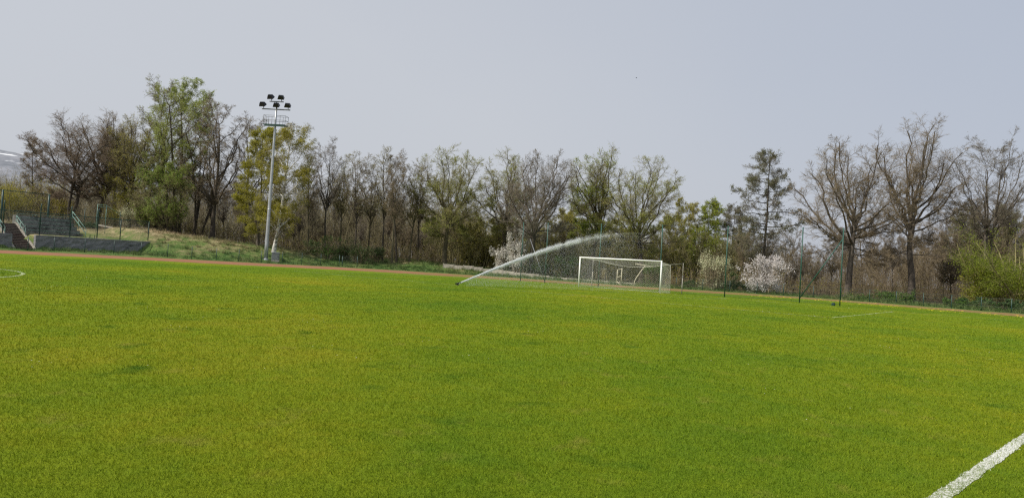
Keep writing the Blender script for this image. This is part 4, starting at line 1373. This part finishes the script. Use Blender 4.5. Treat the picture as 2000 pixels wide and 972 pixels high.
# ------------------------------------------------------------------ fences
def mesh_panel(p0, p1, h, cell, r, diag=True):
    """wire mesh between two upright lines; p = (x, y, z) feet"""
    p0 = np.array(p0, float); p1 = np.array(p1, float)
    Lh = np.linalg.norm(p1[:2] - p0[:2])
    e = (p1 - p0) / Lh
    segs = []
    if diag:
        n = int((Lh + h) / cell)
        for i in range(n + 1):
            s = i * cell
            a0, z0 = (s, 0) if s <= Lh else (Lh, s - Lh)
            a1, z1 = (s - h, h) if s - h >= 0 else (0, s)
            if abs(a0 - a1) > 1e-3:
                segs.append((a0, z0, a1, z1)); segs.append((Lh - a0, z0, Lh - a1, z1))
    else:
        for i in range(int(Lh / cell) + 1): segs.append((i * cell, 0, i * cell, h))
        for i in range(int(h / cell) + 1): segs.append((0, i * cell, Lh, i * cell))
    P = np.array([[p0 + e * a + (0, 0, z_), p0 + e * a2 + (0, 0, z2)] for a, z_, a2, z2 in segs])
    return P, np.full(P.shape[:2], r)


def fence(name, label, feet, h, post_r, post_mat, wires, wire_r, mesh=None, mesh_mat='wire', arm=False, cat='fence', post_name='post', rail=None):
    """feet: list of world (x, y, z)"""
    F0 = np.array(feet, float)
    o = empty(name, F0[0])
    Q = F0 - F0[0]
    for i, p in enumerate(Q):
        b = MB()
        pts = [p + (0, 0, -.2), p + (0, 0, h)]
        if arm and i in arm:
            pts += [p + (.05, -.06, h + .55), p + (.16, -.18, h + .95)]
        b.tube(pts, post_r, 8)
        b.build(post_name, M[post_mat], o)
    for wz in wires:
        for i in range(1):
            MB().tube(Q + np.array([0, 0, wz]), wire_r, 5).build('wire', M['wire'], o)
    if rail:
        MB().tube(Q + np.array([0, 0, rail]), .042, 6).build('top_rail', M[post_mat], o)
    if mesh:
        cell, r = mesh
        b = MB()
        for i in range(len(Q) - 1):
            P, Rr = mesh_panel(Q[i] + (0, 0, .05), Q[i + 1] + (0, 0, .05), h - .1, cell, r)
            b.tubes(P, Rr, 3)
        b.build('wire_mesh', M[mesh_mat], o)
    return tag(o, label, cat)


def on_outer(px, off=.7):
    """foot point in picture column px, standing off metres outside the track"""
    for Y in np.linspace(40, 100, 601):
        x = (px - 1000) / F_PX * Y
        d = float(sdist(np.array([x]), np.array([Y]), OUT_S)[0])
        if d > off:
            return ground_at(px, Y)
    return ground_at(px, 90)


fence('low_fence', 'low wire fence on dark green posts below the grassy bank', [on_outer(u) for u in (-60, -5, 54, 105, 165, 222, 275, 327, 374, 422, 466, 510, 551, 589, 626, 662, 697)], 1.4, .035, 'dark_metal', (.5, 1.0, 1.36), .006, (.14, .0022))
fence('low_fence', 'low wire fence on dark green posts along the right-hand bushes', [on_outer(u, .5) for u in (1320, 1372, 1425, 1478, 1530, 1588, 1642, 1698, 1750, 1803, 1858, 1916, 1975, 2040)], 1.2, .032, 'dark_metal', (.4, .8, 1.16), .006, (.14, .0022))
# stand-alone short post beside the left fence
x, y, z = on_outer(668, 1.6)
o = MB().tube([(0, 0, -.2), (0, 0, 1.3)], .05, 8).tube([(0, 0, 1.1), (.3, .1, 1.1)], .02, 6).build('short_post', M['dark_metal']); o.location = (x, y, z)
tag(o, 'short dark post with a stub arm behind the end of the low fence', 'post')

feet = [S3(a, .30, WZ + .1) for a in (-9.5, -6.2, -2.6, .75, 3.7, 6.5, 9.0, 12.2)]
fence('tall_wire_fence', 'tall green wire fence with bent post tops along the wall', feet, 2.35, .055, 'dark_metal', (), .005, (.12, .0042), arm=(0, 1, 2, 3, 4, 5), rail=2.33)
cf = [S3(a, 9.5, 2.6) for a in (-8.5, -4.2, .2, 4.9)]
fence('cage_fence', 'high dark green cage fence with thick posts behind the stand', cf, 3.9, .11, 'dark_metal', (), .005, (.13, .0040), rail=3.85)
cf = [S3(a, 9.7, 2.6) for a in (4.9, 9.0, 13.2)]
fence('back_fence', 'thin dark wire fence behind the right half of the stand', cf, 2.6, .035, 'dark_metal', (1.3, 2.5), .008, (.16, .0022))

# green metal frame behind the fence
x, y, z = ground_at(187, 88)
fr = empty('metal_frame', (x, y, z), R_(35)); tag(fr, 'pale green upright metal frame behind the tall wire fence', 'frame')
ht = ray(187, 399, 88)[2] - z
for xx in (0, .95): MB().tube([(xx, 0, -.2), (xx, 0, ht)], .03, 8).build('upright', M['rust_green_rail'], fr)
for zz in (ht, ht * .93): MB().tube([(-.05, 0, zz), (1.0, 0, zz)], .025, 8).build('crossbar', M['rust_green_rail'], fr)
MB().tube([(1.0, 0, ht - .05), (2.9, .9, ht - 1.2)], .025, 8).build('brace', M['rust_green_rail'], fr)
# pale kerb on the lawn
x, y, z = ground_at(212, 92)
kb = MB().bbox((0, 0, .06), (2.6, .45, .16), .03).build('concrete_kerb', M['concrete']); kb.location = (x, y, z); kb.rotation_euler = (0, R_(8), R_(-8))
tag(kb, 'pale concrete slab lying on the lawn behind the wall', 'slab')

# low concrete fence at the end of the bank
pts = [(u, float(np.interp(u, [866, 960, 1026, 1242], [96.5, 95, 92.0, 84]))) for u in (866, 886, 905, 924, 942, 960, 982, 1004, 1026, 1052, 1072, 1094, 1118, 1142, 1165, 1188, 1218, 1242)]
FT = [ground_at(u, Y) for u, Y in pts]
tops = [ray(u, v, Y)[2] for (u, Y), v in zip(pts, np.interp([p[0] for p in pts], [866, 924, 960, 1026, 1094, 1188, 1242], [515, 520, 525.5, 533, 542, 551, 556]))]
cfz = empty('concrete_fence', FT[0]); tag(cfz, 'low pale concrete panel fence behind the water jet', 'fence')
Q = np.array(FT) - np.array(FT[0])
for i in range(len(Q)):
    hz = tops[i] - FT[i][2]
    MB().bbox(tuple(Q[i] + (0, 0, hz / 2 - .02)), (.12, .12, max(.35, hz + .20)), .02).build('post', M['concrete'], cfz)
for i in range(len(Q) - 1):
    c = (Q[i] + Q[i + 1]) / 2; dv = Q[i + 1] - Q[i]
    hz = (tops[i] + tops[i + 1]) / 2 - (FT[i][2] + FT[i + 1][2]) / 2
    hz = max(.25, hz) * (1, .92, 1.05)[i % 3]
    MB().bbox((c[0], c[1], c[2] + hz / 2 - .05), (np.hypot(dv[0], dv[1]) - .13, .06, hz + .1), .01, math.atan2(dv[1], dv[0])).build('panel', M['concrete'], cfz)

# ball-stop fence behind the goal
Bo = GP - N_ * 3.1


def on_ball(px):
    """where picture column px meets the ball-stop line"""
    best = None
    for s in np.linspace(-12, 30, 1700):
        p = Bo + s * E_
        u, v = proj(p[0], p[1], 0)
        if best is None or abs(u - px) < best[0]:
            best = (abs(u - px), p)
    p = best[1]
    return np.array([p[0], p[1], 0])


bf = [on_ball(u) for u in (1016, 1064, 1168, 1287, 1415, 1561, 1640)]
bs_ = empty('ball_stop_fence', bf[0]); tag(bs_, 'high ball-stop net on green posts behind the goal', 'fence')
Q = np.array(bf) - bf[0]
HB = 5.6
for p in Q:
    MB().tube([p + (0, 0, -.2), p + (0, 0, HB)], .042, 10).build('post', M['post_green'], bs_)
MB().tube([Q[0] * .55 + Q[1] * .45 + (0, 0, HB * .72) - np.array([E_[0], E_[1], 0]) * .4, Q[1] + (0, 0, .15)], .035, 8).build('brace', M['galv_dark'], bs_)
MB().tube([Q[5] + (0, 0, .35), Q[6] + (0, 0, HB * .86)], .04, 8).build('brace', M['post_green'], bs_)
for wz in (HB - .05, .12):
    MB().tube(Q + np.array([0, 0, wz]), .007, 5).build('wire', M['wire'], bs_)
b = MB()
for i in range(len(Q) - 1):
    P, Rr = mesh_panel(Q[i] + (0, 0, .1), Q[i + 1] + (0, 0, .1), HB - .2, .16, .0013)
    b.tubes(P, Rr, 3)
b.build('net', M['wire'], bs_)
# small black sandbag-like weight at the last post
x, y, z = bf[6]
o = MB().bbox((0, 0, .10), (.34, .2, .2), .08).build('ground_weight', M['dark_metal']); o.location = (x - .42, y + .1, .012)
o.rotation_euler = (0, 0, .5)
tag(o, 'small dark block on the grass at the foot of the last net post', 'weight')

# ------------------------------------------------------------------ the goal
goal = empty('football_goal', (GP[0], GP[1], 0), TH)
tag(goal, 'white football goal with a sagging net', 'goal')
for xx in (-.06, 7.38):
    MB().tube([(xx, 0, -.1), (xx, 0, 2.56)], .06, 14).build('goalpost', M['white_paint'], goal)
MB().tube([(-.12, 0, 2.5), (7.44, 0, 2.5)], .06, 14).build('crossbar', M['white_paint'], goal)
net = MB()


def net_patch(c00, c10, c11, c01, nu, nv, r, sag=0.0, sagz=0.0):
    c00, c10, c11, c01 = [np.array(c, float) for c in (c00, c10, c11, c01)]

    def pt(u, v):
        u = np.asarray(u)[..., None]; v = np.asarray(v)[..., None]
        p = c00 * (1 - u) * (1 - v) + c10 * u * (1 - v) + c11 * u * v + c01 * (1 - u) * v
        s = np.sin(PI * u[..., 0])
        p[..., 2] -= sagz * s * v[..., 0]
        p[..., 1] += sag * np.sin(PI * v[..., 0]) * s
        return p
    # hexagonal-looking diamond mesh
    S = []
    for i in range(nu):
        for j in range(nv):
            a, b_ = i / nu, (i + 1) / nu
            c, d_ = j / nv, (j + 1) / nv
            if (i + j) % 2: a, b_ = b_, a
            S.append((a, c, b_, d_))
    S = np.array(S)
    P = np.stack([pt(S[:, 0], S[:, 1]), pt(S[:, 2], S[:, 3])], 1)
    net.tubes(P, np.full(P.shape[:2], r), 3)


DT, DB = 1.75, 2.2
NR = .0048
tl, tr_, bl, br = (-.02, DT + .3, 2.42), (7.34, DT, 2.30), (.15, DB, .02), (7.25, DB, .02)
net_patch(bl, br, tr_, tl, 62, 24, NR, .12, .42)
net_patch((0, .06, 2.44), (7.32, .06, 2.44), tr_, tl, 62, 18, NR * .8, 0, .42)
net_patch((0, .06, .02), bl, tl, (0, .06, 2.44), 20, 24, NR)
net_patch((7.32, .06, .02), br, tr_, (7.32, .06, 2.44), 20, 24, NR)
no = net.build('net', M['net_white'], goal)
rp = MB()
tq = np.linspace(0, 1, 20)
rp.tube([np.array(tl) * (1 - t) + np.array(tr_) * t - np.array([0, 0, .42 * math.sin(PI * t)]) for t in tq], .014, 6)
rp.tube([(7.32, .06, 2.44), tr_], .012, 6); rp.tube([(0, .06, 2.44), tl], .012, 6)
rp.tube([br, tr_], .012, 6); rp.tube([bl, br], .012, 6)
rp.tube([tr_, (7.75, 3.2, 2.46)], .01, 6); rp.tube([tl, (-.38, 2.75, 2.52)], .01, 6)
rp.build('net_rope', M['net_white'], no)

for px, lab, (lx_, ly_), hh in ((0, 'thin grey net pole behind the left side of the goal', (-.42, 2.8), 2.6), (1, 'thin grey net pole standing right of the goal', (7.78, 3.25), 2.5)):
    p = GP + lx_ * E_ - ly_ * N_
    o = empty('net_pole', (p[0], p[1], 0))
    MB().tube([(0, 0, -.1), (0, 0, hh * .55)], .038, 8).build('lower_tube', M['pole_grey'], o)
    MB().tube([(0, 0, hh * .5), (0, 0, hh)], .028, 8).build('upper_tube', M['pole_grey'], o)
    MB().lathe([(.05, hh * .52), (.055, hh * .55), (.045, hh * .58)], sides=10).build('clamp', M['galv_dark'], o)
    tag(o, lab, 'pole')

# cream training apparatus behind the goal
x, y, z = ground_at(1238, 78)
bp = empty('bent_post', (x, y, z)); tag(bp, 'bent cream metal post with a slanting crossbar behind the goal', 'post')
w0 = np.array([x, y, z])
pp = [ray(u, v, 78) - w0 for u, v in ((1238, 554), (1239.5, 549), (1243, 542), (1250, 532), (1256, 524), (1261, 518))]
pp[0] = np.array([0, 0, -.1])
MB().tube(pp, .05, 8).build('bent_tube', M['cream_metal'], bp)
MB().tube([ray(1241, 515, 78) - w0, ray(1281, 521.5, 78) - w0], .045, 8).build('crossbar', M['cream_metal'], bp)
x, y, z = ground_at(1204.5, 79)
w0 = np.array([x, y, z])
lf = empty('ladder_frame', (x, y, z)); tag(lf, 'small cream ladder-like metal frame seen through the net', 'frame')
MB().tube([(0, 0, -.1), ray(1206, 526, 79) - w0], .045, 8).build('upright', M['cream_metal'], lf)
MB().tube([ray(1213, 556, 78.6) - w0, ray(1215, 523.5, 78.6) - w0], .045, 8).build('upright', M['cream_metal'], lf)
for (u0, v0, u1, v1) in ((1206, 527, 1215, 524), (1205, 541, 1214, 539), (1204.5, 550, 1213, 556)):
    MB().tube([ray(u0, v0, 79) - w0, ray(u1, v1, 78.6) - w0], .035, 8).build('rung', M['cream_metal'], lf)

# ------------------------------------------------------------------ sprinkler and its water
SP = np.array([-3.42, 47.9])
JD = np.array([math.sin(R_(58)), math.cos(R_(58))]); JN = np.array([-JD[1], JD[0]])
spk = empty('sprinkler', (SP[0], SP[1], 0), math.atan2(JD[1], JD[0]))
tag(spk, 'small black lawn sprinkler throwing a long water jet', 'sprinkler')
MB().lathe([(.10, 0), (.10, .03), (.05, .04), (.05, .09), (.07, .10), (.07, .16), (.03, .18)], sides=16).build('body', M['black_plastic'], spk)
MB().tube([(-.16, 0, .08), (0, 0, .13), (.24, 0, .215)], (.035, .04, .025), 10).build('nozzle', M['black_plastic'], spk)
MB().box((-.12, 0, .11), (.08, .07, .08)).build('counterweight', M['black_plastic'], spk)
TAN, KK, Z0 = .41, .0005, .10


def arc(s):
    return Z0 + TAN * s - KK * s ** 3


def drops(s, lat, z, size):
    k = len(s)
    C = np.stack([SP[0] + JD[0] * s + JN[0] * lat, SP[1] + JD[1] * s + JN[1] * lat, z], 1)
    T = unit(RNG.normal(size=(k, 3)))
    U_ = unit(np.cross(T, RNG.normal(size=(k, 3)))); W_ = np.cross(T, U_)
    q = size[:, None]
    V = np.stack([C + T * q * .9, C - T * q * .35 + U_ * q * .8, C - T * q * .35 - U_ * q * .4 + W_ * q * .7, C - T * q * .35 - U_ * q * .4 - W_ * q * .7], 1)
    F = np.arange(4 * k).reshape(k, 4)
    tri = np.concatenate([F[:, (0, 1, 2)], F[:, (0, 2, 3)], F[:, (0, 3, 1)], F[:, (1, 3, 2)]])
    return V.reshape(-1, 3), tri


wj = MB()
# solid thread of water near the nozzle, broken up further out
ss = np.linspace(.3, 9.5, 90)
core = np.stack([SP[0] + JD[0] * ss, SP[1] + JD[1] * ss, arc(ss) + RNG.normal(0, .012, 90) * ss / 6], 1)
wj.tubes(core[None], (np.interp(ss, [0, 1, 4, 7, 9.5], [.03, .042, .052, .036, .004]) * RNG.uniform(.6, 1.3, 90))[None], 6)
k = 130000
s = 13.5 * RNG.random(k) ** .85
puls = np.clip(.7 + .6 * np.sin(s * 5.1) * np.sin(s * 2.3 + 1), .15, 1.3)
keep = RNG.random(k) < puls * np.interp(s, [0, 6, 9, 11, 13.5], [1, 1, .60, .16, .01])
s = s[keep]; k = len(s)
sp = .02 + .0092 * s
V, F = drops(s, RNG.normal(0, 1, k) * sp, arc(s) + RNG.normal(0, 1, k) * sp - np.abs(RNG.normal(0, .35, k)) * sp * 1.3, .0045 + .0085 * RNG.random(k))
wj.add(V, F, 0, False)
tag(wj.build('water_jet', M['water']), 'bright white arc of sprinkler water over the pitch', 'water jet', kind='stuff')
ms = MB()
k = 560000
s = RNG.uniform(.6, 16.5, k)
fall = RNG.random(k) ** 1.25
zt = np.maximum(arc(np.minimum(s, 15.5)), .3)
z_ = zt * (1 - fall)
keep = RNG.random(k) < np.interp(s, [0, 3, 7, 11, 14, 16.5], [.12, .25, .40, .50, .38, .04])
s, fall, z_, zt = s[keep], fall[keep], z_[keep], zt[keep]; k = len(s)
lat = RNG.normal(0, 1, k) * (.10 + .07 * s * (.3 + fall)) + .06 * s * fall
V, F = drops(s + .6 * fall * RNG.random(k), lat, z_, .0024 + .0024 * RNG.random(k))
ms.add(V, F, 0, False)
tag(ms.build('water_spray', M['water']), 'fine misty spray falling under the water arc', 'spray', kind='stuff')

# ------------------------------------------------------------------ bird
p = ray(1243, 152.5, 210)
bd = MB()
bd.lathe([(.01, -.22), (.06, -.12), (.075, 0), (.05, .12), (.02, .22)], sides=8)
bdo = bd.build('bird', M['black_plastic']); bdo.location = p; bdo.rotation_euler = (R_(80), 0, R_(70))
for s_ in (-1, 1):
    wv = np.array([(0, .02, -.08), (0, .02, .10), (s_ * .26, .10, .06), (s_ * .50, .04, -.04), (s_ * .26, .10, -.08)])
    w_ = MB().add(wv, [(0, 1, 2, 4), (4, 2, 3, 3)], 0, False) if False else MB().add(np.concatenate([wv, wv + (0, .012, 0)]), [(0, 1, 2, 4), (9, 7, 6, 5), ], 0, False).add(np.concatenate([wv[[4, 2, 3]], wv[[4, 2, 3]] + (0, .012, 0)]), [(0, 1, 2), (5, 4, 3)], 0, False)
    w_.build('wing', M['black_plastic'], bdo)
tag(bdo, 'tiny dark bird flying in the sky above the goal', 'bird')

# ------------------------------------------------------------------ light
SUN_EL, SUN_AZ = R_(47), R_(-114)          # azimuth from the view direction (+Y) towards +X
sd = Vector((math.sin(SUN_AZ) * math.cos(SUN_EL), math.cos(SUN_AZ) * math.cos(SUN_EL), math.sin(SUN_EL)))
sun_d = bpy.data.lights.new('sun', 'SUN'); sun_d.energy = 4.5; sun_d.angle = R_(.6); sun_d.color = (1.0, .94, .84)
sun = bpy.data.objects.new('sun', sun_d); COL.objects.link(sun)
sun.rotation_euler = sd.to_track_quat('Z', 'Y').to_euler()
w = bpy.data.worlds.new('World'); sc.world = w; w.use_nodes = True
nt = w.node_tree
bg = nt.nodes['Background']
sky = nt.nodes.new('ShaderNodeTexSky'); sky.sky_type = 'NISHITA'; sky.sun_disc = False
sky.sun_elevation = SUN_EL; sky.sun_rotation = SUN_AZ
sky.air_density = 1.0; sky.dust_density = 6.0; sky.ozone_density = 1.0
# a veil of thin high haze: whitish over most of the sky, thinning to blue away from the sun
tcw = nt.nodes.new('ShaderNodeTexCoord').outputs['Generated']
sx = nt.nodes.new('ShaderNodeSeparateXYZ'); nt.links.new(tcw, sx.inputs[0])
cl = noise(nt, 2.2, 4, .5, tcw)
tq_ = mth(nt, 'ADD', mth(nt, 'MULTIPLY', sx.outputs[0], .80), mth(nt, 'MULTIPLY', sx.outputs[2], .85))
tq_ = mth(nt, 'ADD', tq_, mth(nt, 'MULTIPLY', mth(nt, 'SUBTRACT', cl, .5), .35))
tq_ = mth(nt, 'SUBTRACT', tq_, .08, True)
veil = mixc(nt, tq_, (5.62, 5.86, 6.32, 1), (4.05, 4.58, 5.65, 1))
hz = nt.nodes.new('ShaderNodeMix'); hz.data_type = 'RGBA'; hz.inputs[0].default_value = .86
nt.links.new(sky.outputs[0], hz.inputs[6]); nt.links.new(veil, hz.inputs[7])
nt.links.new(hz.outputs[2], bg.inputs['Color']); bg.inputs['Strength'].default_value = .11

vs = sc.view_settings
vs.view_transform = 'Standard'; vs.look = 'None'; vs.exposure = 0; vs.gamma = 1; vs.use_curve_mapping = False
cy = sc.cycles
cy.use_denoising = False
cy.pixel_filter_type = 'BLACKMAN_HARRIS'; cy.filter_width = 1.25
cy.max_bounces = 6; cy.diffuse_bounces = 3; cy.glossy_bounces = 2; cy.transmission_bounces = 3; cy.transparent_max_bounces = 4; cy.volume_bounces = 0
